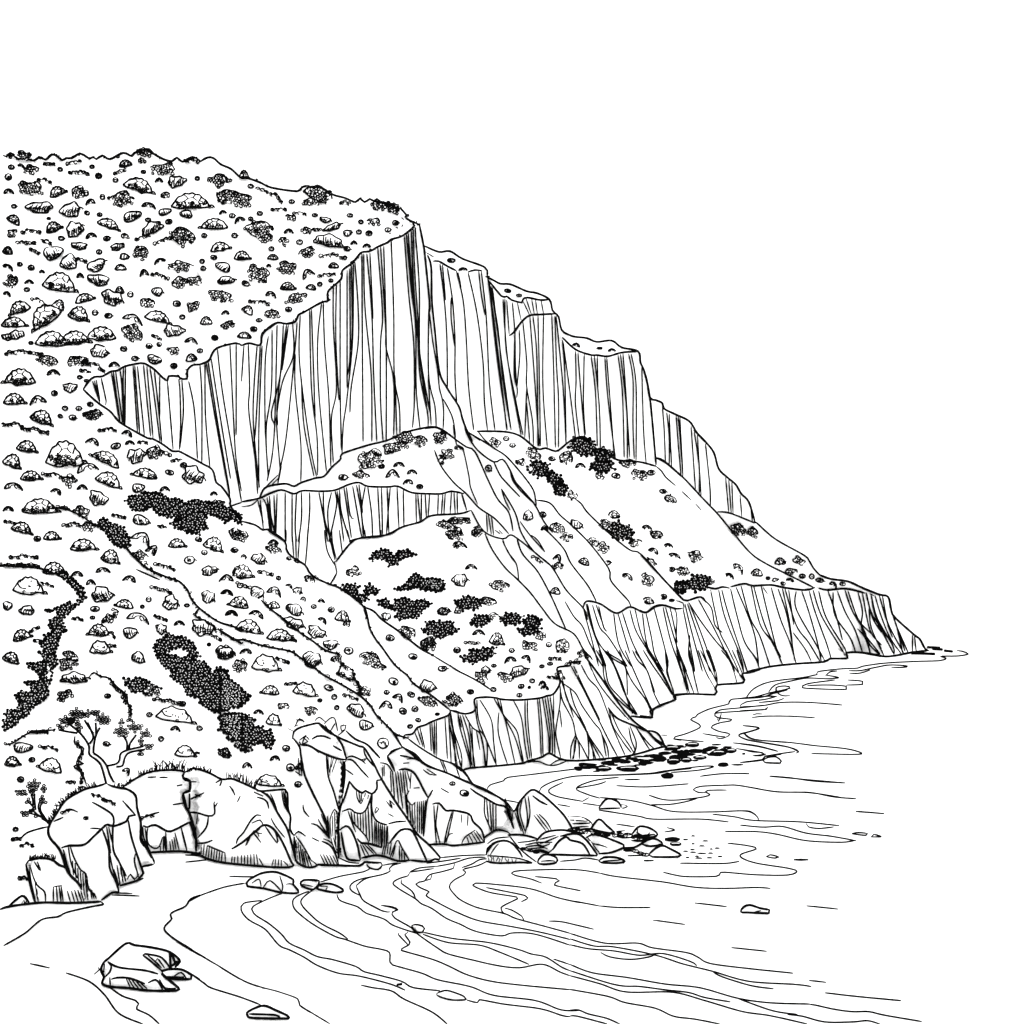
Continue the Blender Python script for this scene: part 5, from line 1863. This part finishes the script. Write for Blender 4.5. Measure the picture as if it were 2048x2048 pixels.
def bush(cx, cy, w, h, tilt, k):
    L = Lump(cx, cy, w, h, tilt)
    u = R.uniform
    if k == 'r':
        pr = lambda a: .8
        L.body(pr, n=10)
        pts = [( .84*math.cos(a) * u(.9, 1.08), .84*math.sin(a) * u(.88, 1.08)) for a in [i * math.pi / 4 for i in range(8)]]
        L.ln(pts + [pts[0]], 3.1)
        if R.random() < .55: L.ln([(-.3, -.1), (0, .3), (.35, -.05)], 2.4)
        else: L.ln([(-.15, -.3), (.1, .25)], 2.8)
        if w > 14:
            for _ in range(4): L.ring(u(-.4, .4), u(-.5, .3), u(2, 3), u(1.5, 2.6), 2.4, 5, u(0, 6), 4.5)
        if R.random() < .3: L.ln([(.7, .2), (1.25, -.1)], 2.2)
    elif k == 'c':
        L.body(lambda a: .7 if math.sin(a) > -.3 else .45, n=12)
        m = 1 if R.random() < .6 else -1
        L.ln([(-.98*m, -.75), (-.7*m, u(.1, .4)), (-.05*m, u(.65, .9)), (.55*m, u(.2, .45)), (.98*m, -.8)], 3.5)
        L.ln([(-.95*m, -.75), (-.45*m, -.45), (-.2*m, .15), (.25*m, .3), (.55*m, -.3)], 2.7)
        L.ln([(.15*m, .5), (.1*m, -.1), (.35*m, -.45)], 2.4)
        if w > 20:
            L.ln([(-.5*m, .3), (-.55*m, -.2)], 2.3); L.ln([(.6*m, .1), (.75*m, -.55)], 2.5)
    elif k == 's':
        L.body(lambda a: .55, n=12)
        n = max(3, int(w / 6.5)); ph = u(0, 3)
        for i in range(n):
            x = -.9 + 1.8 * i / (n - 1); y = .25 * math.sin(i * 1.7 + ph) + .45 * (1 - x*x) - .35
            L.ring(x, y, u(3.0, 4.6), u(2.4, 3.8), 2.5, 6, u(-.6, .6), u(3.4, 6.3))
            if R.random() < .7: L.ln([(x - 2/L.a, y + 3/L.b), (x + 3.5/L.a, y - 3.5/L.b)], 2.5)
        L.ln([(-1, -.5), (-.5, .15), (0, .3), (.5, .1), (1, -.6)], 2.3)
    elif k in 'dD':
        m = 1 if R.random() < .7 else -1
        top = [(-1*m, -.62)]
        hump = 2 if (k == 'D' and R.random() < .6) else 1
        N = 11
        for i in range(1, N):
            x = -1 + 2 * i / N
            y = (1 - abs(x) ** 2.2) * 1.45 - .55 + (.07 * math.cos(i * 3.1))
            if hump == 2: y -= .28 * math.exp(-((x - .1) / .15) ** 2)
            top.append((x*m, min(.95, y)))
        top.append((1*m, -.7))
        def pr(a):
            c_, s_ = math.cos(a), math.sin(a)
            return min(.98, .62 / max(.2, -s_)) if s_ < 0 else (.93 - .12 * abs(math.sin(2*a)))
        L.body(pr)
        L.ln(top, 3.3)
        bot = [(-1*m, -.62), (-.6*m, -.85), (-.2*m, u(-.95, -.7)), (.25*m, u(-.98, -.75)), (.6*m, u(-.9, -.6)), (1*m, -.7)]
        L.ln(bot, 3.1)
        if k == 'd':
            cells(L, lambda a: .9, 5.6, 2.7, 2.6, .85, vmax=-.15)
            L.ln([(-.35*m, .75), (-.15*m, .3), (-.4*m, -.1)], 2.3); L.ln([(.3*m, .8), (.15*m, .4), (.35*m, .05)], 2.3)
            L.ln([(-.15*m, .3), (.15*m, .4)], 2.0)
            L.ln([(.55*m, .45), (.45*m, .0)], 2.6)
            for _ in range(max(2, int(w / 9))):
                x, y = u(-.75, .75), u(-.45, .15)
                L.ln([(x, y), (x + u(.02, .1), y - .3), (x - u(0, .12), y - .5)], 2.6)
        else:
            cells(L, lambda a: .88, 7, 2.8, 2.2, .6, vmax=-.5)
            for _ in range(5): x, y = u(-.6, .6), u(-.2, .55); L.ln([(x, y), (x + u(-.08, .08), y - .14)], 2.5)
            L.ln([(-.7*m, .1), (-.5*m, -.3), (-.15*m, -.35)], 2.5); L.ln([(.5*m, .4), (.7*m, 0), (.62*m, -.4)], 2.3)
        if w > 28:   # trailing sprig
            L.ln([(.9*m, -.55), (1.12*m, -.45), (1.25*m, -.75)], 2.7); L.ring(1.1*m, -.62, 2.6, 2.2, 2.3)
    elif k == 'h':
        pr = wob(3, .22, .88)
        L.body(pr)
        L.ln([(pr(a) * math.cos(a), pr(a) * math.sin(a)) for a in [i * math.pi / 6 for i in range(13)]], 3.2)
        n = max(3, int(w / 5.5))
        sl = u(.15, .45) * (1 if R.random() < .6 else -1)
        for i in range(n):
            x = -.8 + 1.6 * (i + .5) / n
            t_ = math.sqrt(max(.05, 1 - x*x)) * .72; y1 = u(-.1, .9) * t_
            L.ln([(x + sl*.4, y1), (x - .05, (y1 - t_) / 2), (x - sl*.4, -t_)], 2.5, True)
        cells(L, lambda a: .85, 6, 2.4, 2.4, .6, vmax=0)
        if R.random() < .6: L.ln([(.75, .0), (1.0, .1), (1.2, -.15)], 2.8)
    else:       # k and K: clumps of small round leaves
        pr = wob(4 if k == 'k' else 5, .26, .88)
        L.body(pr, n=22)
        if k == 'k':
            cells(L, pr, 5.7, 2.9, 2.7)
            n = 11
            L.ln([(pr(a) * math.cos(a) * u(.93, 1.04), pr(a) * math.sin(a) * u(.9, 1.05)) for a in [i * 2*math.pi / n for i in range(n)]][:R.choice((6, 9))], 2.8)
        else:
            cells(L, pr, 5.4, 2.7, 2.9)
            n = 13
            q = [(pr(a) * math.cos(a) * u(.95, 1.05), pr(a) * math.sin(a) * u(.95, 1.05)) for a in [i * 2*math.pi / n for i in range(n)]]
            L.ln(q + q[:1], 3.0)
    return L

def thicket(poly):
    """dense patch of scrub: dark body hugging the slope, beaded with pale leaf tips"""
    mb = MB()
    q = dens(poly, 7)
    q = [(x + R.uniform(-1.6, 1.6), y + R.uniform(-1.6, 1.6)) for x, y in q]
    vs, fs, ov, nb, _ = cdt(q, 9)
    V, top, own = [], [], {}
    def P(x, y, lift):
        h = hit(x, y) or near(x, y, 6)
        if not h: return None
        own[h[2]] = own.get(h[2], 0) + 1
        return CAMP + ray(x, y).normalized() * (h[3] - lift * h[3] / F)
    last = None
    for i, v in enumerate(vs):
        b = any(k < nb for k in ov[i])
        p = P(v.x, v.y, 1.5 if b else 6) or last; last = p
        V.append(p); top.append(b)
    n = len(V)
    bk = [p + (p - CAMP).normalized() * .8 for p in V]
    rim = {}
    for f in fs:
        for k in range(len(f)): rim[(f[k-1], f[k])] = 1
    rim = [e for e in rim if (e[1], e[0]) not in rim]
    for x, y in dens(poly, 6.5):
        x += R.uniform(-1, 1); y += R.uniform(-1, 1)
        h = near(x, y, 4)
        if not h: continue
        c = CAMP + ray(x, y).normalized() * (h[3] * .998); r = R.uniform(2.6, 4.4) * h[3] / F
        X, Z, Y = Vector((r, 0, 0)), Vector((0, 0, r * .9)), Vector((0, -r * .8, 0)); d_ = (X + Z) * .7; e_ = (X - Z) * .7
        rim_ = [c + X, c + d_, c + Z, c - e_, c - X, c - d_, c - Z, c + e_]
        mb.add(rim_ + [c + Y, c - Y], [(k, (k + 1) % 8, 8) for k in range(8)] + [((k + 1) % 8, k, 9) for k in range(8)], 1)
    mb.add(V + bk, list(fs) + [(b, a, a + n, b + n) for a, b in rim], 1)
    xs = [p[0] for p in poly]; ys = [p[1] for p in poly]
    y = min(ys); row = 0
    while y < max(ys):
        x = min(xs) + (3.1 if row % 2 else 0)
        while x < max(xs):
            a, b = x + R.uniform(-2, 2), y + R.uniform(-1.8, 1.8)
            if inside((a, b), poly):
                h = hit(a, b)
                if h:
                    c = CAMP + ray(a, b).normalized() * (h[3] - 8.2 * h[3] / F)
                    s = h[3] / F; rx, ry = R.uniform(.95, 1.6) * s, R.uniform(.7, 1.15) * s
                    an = R.uniform(0, 3.14); ca, sa = math.cos(an), math.sin(an)
                    X = Vector((ca, 0, sa)) * rx; Z = Vector((-sa, 0, ca)) * ry; Y = Vector((0, -1, 0)) * rx
                    mb.add([c + X, c + Z, c - X, c - Z, c + Y, c - Y], [(0, 1, 4), (1, 2, 4), (2, 3, 4), (3, 0, 4), (1, 0, 5), (2, 1, 5), (3, 2, 5), (0, 3, 5)], 0)
            x += 6.2
        y += 5.2; row += 1
    return mb, max(own, key=own.get)

ORD = ['', 'first', 'second', 'third', 'fourth', 'fifth', 'sixth', 'seventh', 'eighth', 'ninth', 'tenth', 'eleventh', 'twelfth', 'thirteenth', 'fourteenth', 'fifteenth', 'sixteenth', 'seventeenth', 'eighteenth', 'nineteenth', 'twentieth']
def nth(n):
    if n < len(ORD): return ORD[n]
    return '%d%s' % (n, {1: 'st', 2: 'nd', 3: 'rd'}.get(n % 10 if n // 10 != 1 else 0, 'th'))
ZN = {'ledge_slope': 'ledge below tall cliff', 'ledge_cliff': 'ledge cliff', 'bowl_slope': 'bowl slope', 'bay_cliff': 'bay cliff edge', 'buttress_ridge': 'steep buttress ridge',
      'terraced_cliff': 'terraced cliff', 'cliff_terrace': 'cliff top terraces', 'distant_cliff': 'distant cliff', 'distant_slope': 'farthest slope', 'headland_slope': 'slope below terraced cliff', 'headland_cliff': 'headland cliff edge', 'tall_cliff': 'tall cliff rim'}
def zone(idx, y):
    nm = SURF[idx][2]
    if nm == 'hillside': return 'upper hillside' if y < 700 else ('middle hillside' if y < 1130 else 'lower hillside')
    if nm in ('rock_outcrop', 'rock_pillar', 'boulder', 'water', 'beach', 'rock'): return 'shore outcrops'
    return ZN.get(nm, 'hillside')
STYLE = {'r': 'ring-shaped', 'c': 'arched', 's': 'scraggly', 'd': 'domed', 'D': 'pale domed', 'h': 'hatched', 'k': 'dark clumped', 'K': 'dense dark'}
NAME = {'r': ('tussock', 'tussock'), 'c': ('low_shrub', 'low shrub'), 's': ('low_shrub', 'low shrub'), 'K': ('thicket', 'thicket')}  # the arched and scraggly kinds are low shrubs too
items = []
for T in (AT, CT_, ET, FT, GT):
    o = [0, 0, 1]
    for l in T.strip().splitlines():
        if l[0] == '@': o = [float(v) for v in l[1:].split()]; continue
        if l[0] == 'P':
            poly = [(o[0] + float(a.split(',')[0]) / o[2], o[1] + float(a.split(',')[1]) / o[2]) for a in l[2:].split()]
            mb, idx = thicket(poly)
            xs = [p[0] for p in poly]; ys = [p[1] for p in poly]
            items.append(['thicket', 'thicket', 'P', (min(xs)+max(xs))/2, (min(ys)+max(ys))/2, max(xs)-min(xs), mb, idx])
            continue
        for t in l.split():
            q = t.split(',')
            x, y, ww, hh, ti = [float(v) for v in q[:5]]
            k = q[5]
            x = o[0] + x / o[2]; y = o[1] + y / o[2]; ww /= o[2]; hh /= o[2]
            if k == 'K':
                pr = wob(5, .22, .9); tt = math.radians(ti); a_, b_ = ww * .53, hh * .53
                poly = []
                for j in range(16):
                    an = 2 * math.pi * j / 16; rr_ = pr(an); U, V_ = rr_ * math.cos(an) * a_, rr_ * math.sin(an) * b_
                    poly.append((x + U * math.cos(tt) - V_ * math.sin(tt), y - U * math.sin(tt) - V_ * math.cos(tt)))
                mb, idx = thicket(poly)
                items.append(['thicket', 'thicket', 'K', x, y, ww, mb, idx]); continue
            L = bush(x, y, ww * 1.04, hh * 1.04, ti, k)
            nm, cat = NAME.get(k, ('shrub', 'shrub'))
            items.append([nm, cat, k, x, y, ww, L.mb, L.hit[2]])
rows = {}
for it in items:
    z = zone(it[7], it[4]); it.append(z)
    rows.setdefault((it[0], z), []).append(it)
for (nm, z), ls in rows.items():
    ls.sort(key=lambda i: i[4])
    y0, r, cur = None, 0, []
    rr = []
    for i in ls:
        if y0 is None or i[4] > y0 + 42: rr.append([]); y0 = i[4]
        rr[-1].append(i)
    for ri, row in enumerate(rr):
        row.sort(key=lambda i: i[3])
        for ci, i in enumerate(row):
            ww = i[5]
            size = 'tiny' if ww < 12 else 'small' if ww < 22 else 'medium' if ww < 40 else 'large'
            st = {'P': 'sprawling black'}.get(i[2]) or STYLE[i[2]]
            place = ('alone in %s row down' % nth(ri + 1)) if len(row) == 1 else ('%s from left, %s row down' % (nth(ci + 1), nth(ri + 1)))
            ob = i[6].build(nm, [CHALK, INK])
            tag(ob, '%s %s %s, %s, %s' % (size, st, i[1], place, z), i[1], '%ss scattered over the %s' % (i[1], z))

# ---------------------------------------------------------------- trees
def K(p, o): return [(o[0] + float(a.split(',')[0]) / o[2], o[1] + float(a.split(',')[1]) / o[2]) for a in p.split()]
def leafball(mb, x, y, w, h, D):
    a, b = w / 2, h / 2
    s = D / F
    c = at(x, y, D)
    n, vs, fs = 12, [], []
    for j in range(1, 5):
        for i in range(n):
            th = math.pi * j / 5; ph = 2 * math.pi * i / n; q = R.uniform(.82, 1.0)
            vs.append(c + Vector((a*s*q*math.sin(th)*math.cos(ph), min(a, b)*s*q*math.sin(th)*math.sin(ph), b*s*q*math.cos(th))))
    vs += [c + Vector((0, 0, b*s)), c - Vector((0, 0, b*s))]
    for j in range(3):
        for i in range(n):
            fs.append((j*n+i, (j+1)*n+i, (j+1)*n+(i+1) % n, j*n+(i+1) % n))
    for i in range(n): fs.append((i, (i+1) % n, 4*n)); fs.append((3*n+(i+1) % n, 3*n+i, 4*n+1))
    mb.add(vs, fs, 0)
    dm = D - min(a, b) * s * 1.05
    yy = -b; row = 0
    while yy <= b:
        xx = -a + (3 if row % 2 else 0)
        while xx <= a:
            if (xx/a)**2 + (yy/b)**2 < 1.05:
                r = R.uniform(2.2, 3.3); k = 5; a0 = R.uniform(0, 6)
                P = [at(x + xx + r*math.cos(a0 + 6.28*i/k), y + yy + r*.85*math.sin(a0 + 6.28*i/k), dm) for i in range(k + 1)]
                tube(mb, P, 2.8, 1, False)
            xx += 6.8
        yy += 6.4; row += 1

def tree(name, label, base, D, trunks, edges, balls, ew):
    root = bpy.data.objects.new(name, None); COL.objects.link(root)
    root.empty_display_size = .3
    bp_ = at(base[0], base[1], D)
    root.location = bp_
    tag(root, label, 'tree')
    mb = MB()
    for t in trunks: solid(t, D, 3.2, .8, mb, 0, 0.0, False)
    for e, wv in edges: tube(mb, [at(x, y, D - .7) for x, y in smooth(e, 4)], wv, 1, False)
    tr = mb.build('trunk', [CHALK, INK], root); tr.location = -bp_
    mb = MB()
    for (x, y, w_, h_) in balls: leafball(mb, x, y, w_ * 1.12, h_ * 1.12, D + R.uniform(-.5, .2))
    cr = mb.build('crown', [CHALK, INK], root); cr.location = -bp_
ko = (0, 1130, 4)
T1a = K('855,1745 805,1595 770,1560 715,1515 708,1440 640,1350 560,1285 572,1272 660,1338 716,1420 745,1385 690,1270 703,1250 748,1350 772,1290 798,1300 765,1380 748,1505 800,1540 850,1600 940,1580 965,1510 1020,1480 1130,1450 1130,1475 1040,1500 1000,1540 985,1600 940,1618 872,1622 912,1740 900,1760', ko)
T1b = K('1012,1482 1015,1420 988,1370 1003,1362 1030,1405 1082,1348 1094,1358 1042,1430 1040,1476', ko)
E1 = [(K(p, ko), 4.2) for p in ('850,1750 820,1640 800,1590 765,1555 715,1515 708,1440 640,1345 550,1270', '748,1505 752,1440 770,1360 800,1300', '748,1350 720,1310 675,1240', '716,1430 745,1385 738,1345 700,1260',
     '748,1505 800,1540 850,1600 880,1680 912,1740', '850,1608 930,1590 955,1560 965,1510 1020,1480 1150,1450', '930,1615 980,1605 1000,1540 1040,1500 1160,1475', '1015,1480 1015,1420 990,1370', '1035,1475 1040,1430 1090,1360', '620,1345 550,1335 470,1320', '770,1360 765,1260')]
B1 = [(x / 4, 1130 + y / 4, a / 4, b / 4) for x, y, a, b in ((530, 1250, 110, 70), (490, 1290, 70, 60), (620, 1190, 110, 80), (700, 1190, 90, 50), (765, 1180, 70, 60), (630, 1290, 60, 70), (570, 1235, 80, 60), (830, 1235, 110, 80), (970, 1335, 100, 80), (1075, 1300, 110, 70), (1165, 1350, 80, 60), (1130, 1415, 50, 60), (1190, 1450, 70, 60), (1130, 1505, 60, 30), (1045, 1235, 60, 30), (980, 1255, 60, 30))]
tree('bent_tree', 'bare-limbed bent tree with small leaf clusters growing on top of the domed rock outcrop', (220, 1567), 69.0, [T1a, T1b], E1, B1, 4)
po = (0, 1500, 4.83)
T2a = K('478,722 425,640 390,570 398,520 412,500 400,492 372,560 380,600 345,575 335,470 325,440 305,440 318,560 330,600 440,690', po)
E2 = [(K(p, po), 3.4) for p in ('478,720 420,660 330,595 318,500 305,420', '480,715 425,640 390,575 400,510', '410,640 372,570 375,520 390,480', '345,580 335,480 335,420', '330,595 280,575', '400,650 340,625 280,610', '330,560 285,510', '450,690 400,660')]
B2 = [(x / 4.83, 1500 + y / 4.83, a / 4.83, b / 4.83) for x, y, a, b in ((330, 345, 110, 100), (310, 420, 60, 80), (190, 400, 90, 60), (240, 420, 60, 40), (425, 378, 60, 60), (272, 502, 55, 50), (415, 490, 70, 80), (240, 615, 80, 80), (345, 655, 60, 25), (310, 590, 50, 30))]
tree('small_tree', 'small twiggy tree leaning left from the side of the domed rock outcrop', (99, 1649), 68.0, [T2a], E2, B2, 3)

# ---------------------------------------------------------------- grass along the rims of the outcrops
mb = MB()
def tufts(path, hpx, step, lean=0):
    for x, y in smooth(path, step):
        h = near(x, y + 4, 3)
        if not h: continue
        for _ in range(2):
            a = R.uniform(-.45, .45) + lean; ln_ = 1.35 * hpx * R.uniform(.45, 1.1); x0 = x + R.uniform(-step, step) * .5
            dd = h[3] * .997
            P = [CAMP + ray(x0 + math.sin(a * q) * ln_ * q, y + 2 - math.cos(a * q) * ln_ * q).normalized() * dd for q in (0, .5, 1)]
            tube(mb, P, 2.6, 0, True)
po2 = (340, 1400, 4.83)
tufts(K('480,700 520,620 570,540 640,470 730,410 830,370 930,340', po), 8, 4, -.5)
tufts(K('1340,245 1440,215 1500,190', po), 9, 4)
tufts(K('1510,190 1600,190 1700,190 1785,205', po), 17, 3.4)
tufts(K('180,690 260,670 340,685 400,710', po2), 8, 4)
tufts(K('560,765 620,765 700,790 760,820 830,855', po2), 14, 4)
tufts(K('280,1060 380,1040 460,1045 530,1050', po), 9, 3.5)
tufts(K('1070,330 1130,350 1200,345 1260,310', po), 8, 4)
gr = mb.build('grass', [INK])
tag(gr, 'short spiky grass fringing the tops of the shore outcrops', 'grass', None, 'stuff')

# ---------------------------------------------------------------- black shingle at the foot of the buttress
st = []
o = [0, 0, 1]
for l in ST_.strip().splitlines():
    if l[0] == '@': o = [float(v) for v in l[1:].split()]; continue
    for t in l.split():
        x, y, a, b = [float(v) for v in t.split(',')]
        st.append((o[0] + x / o[2], o[1] + y / o[2], a / o[2] * 1.08, max(4, b / o[2] * 1.3)))
for k in range(46):
    q = R.random()
    x = -180 + 1180 * q; y = 612 - 135 * q + R.uniform(-28, 34) * (.7 + .5 * q)
    st.append((1200 + x / 4, 1380 + y / 4, R.uniform(9, 26), R.uniform(5, 9)))
st.sort()
for i, (x, y, a, b) in enumerate(st):
    mb = MB()
    poly = []
    for k in range(12):
        an = 2 * math.pi * k / 12
        poly.append((x + a / 2 * math.cos(an) * R.uniform(.85, 1.05), y + b / 2 * math.sin(an) * R.uniform(.8, 1.1)))
    D = wd(y + b / 2)
    solid(poly, D, max(2.5, b / 3), .6, mb, 1, .5, False)
    if b > 9 and i % 2: tube(mb, [at(x + q * a, y - b * .12 - b * .3 * (.3 - abs(q)), D - a * D / F * .35) for q in (-.28, -.1, .1, .28)], 1.3, 0)  # thin white line put on some thicker stones as a painted highlight
    ob = mb.build('shingle_stone', [CHALK, INK])
    tag(ob, 'flat black %s stone, %s from the left in the shingle off the buttress foot' % ('broad' if a > 26 else 'small', nth(i + 1)), 'stone', 'black shingle stones in the bay')
deb = []
for q, (x0, y0, x1, y1) in ((14, (950, 1435, 1330, 1478)), (8, (1330, 1462, 1560, 1515)), (7, (1400, 1598, 1580, 1640)), (4, (560, 1580, 700, 1612))):
    for k in range(q):
        f_ = (k + R.uniform(.1, .9)) / q
        deb.append((900 + (x0 + (x1 - x0) * f_) / 4, 1300 + (y0 + (y1 - y0) * f_ + R.uniform(-12, 12)) / 4, R.uniform(8, 17), R.uniform(4, 7.5)))
deb.sort()
for i, (x, y, a, b) in enumerate(deb):
    mb = MB()
    an0 = R.uniform(0, 1)
    poly = [(x + a / 2 * math.cos(an0 + 2*math.pi*k/7) * R.uniform(.75, 1.1), y + b / 2 * math.sin(an0 + 2*math.pi*k/7) * R.uniform(.75, 1.1)) for k in range(7)]
    D = wd(max(p[1] for p in poly)) - 2.2
    solid(poly, D, 2.5, .6, mb, 1 if i % 3 == 0 else 0, .5, False)
    tube(mb, [at(px_, py_, D - .15) for px_, py_ in poly + poly[:1]], 2.6, 1, False)
    tube(mb, [at(x - a * .3, y + b * .2, D - .5), at(x + a * .1, y - b * .2, D - .5)], 2.0, 1)
    ob = mb.build('broken_stone', [CHALK, INK])
    tag(ob, '%s broken stone, %s from the left among the debris round the tide-line rocks' % ('dark' if i % 3 == 0 else 'pale', nth(i + 1)), 'stone', 'broken stones round the tide-line rocks')
mb = MB()
o = [0, 0, 1]
for l in VT.strip().splitlines():
    if l[0] == '@': o = [float(v) for v in l[1:].split()]; continue
    for t in l.split():
        x, y, a = [float(v) for v in t.split(',')]
        x = o[0] + x / o[2]; y = o[1] + y / o[2]; a /= o[2]
        solid([(x - a/2, y + 1), (x - a/5, y - 2), (x + a/4, y - 1.6), (x + a/2, y + 1.2), (x, y + 1.8)], wd(y + 1.8), 2.5, .6, mb, 1, .5, False)
pb = mb.build('pebbles', [CHALK, INK])
tag(pb, 'scatter of tiny dark pebbles off the right end of the tide-line rocks', 'pebbles', None, 'stuff')

for kind, mb, nm, ex in SURF:
    ob = mb.build(nm, [WATER if nm == 'water' else CHALK, INK])
    if kind == 'structure': tag(ob, kind='structure')
    else: tag(ob, ex[1], ex[0], ex[2])
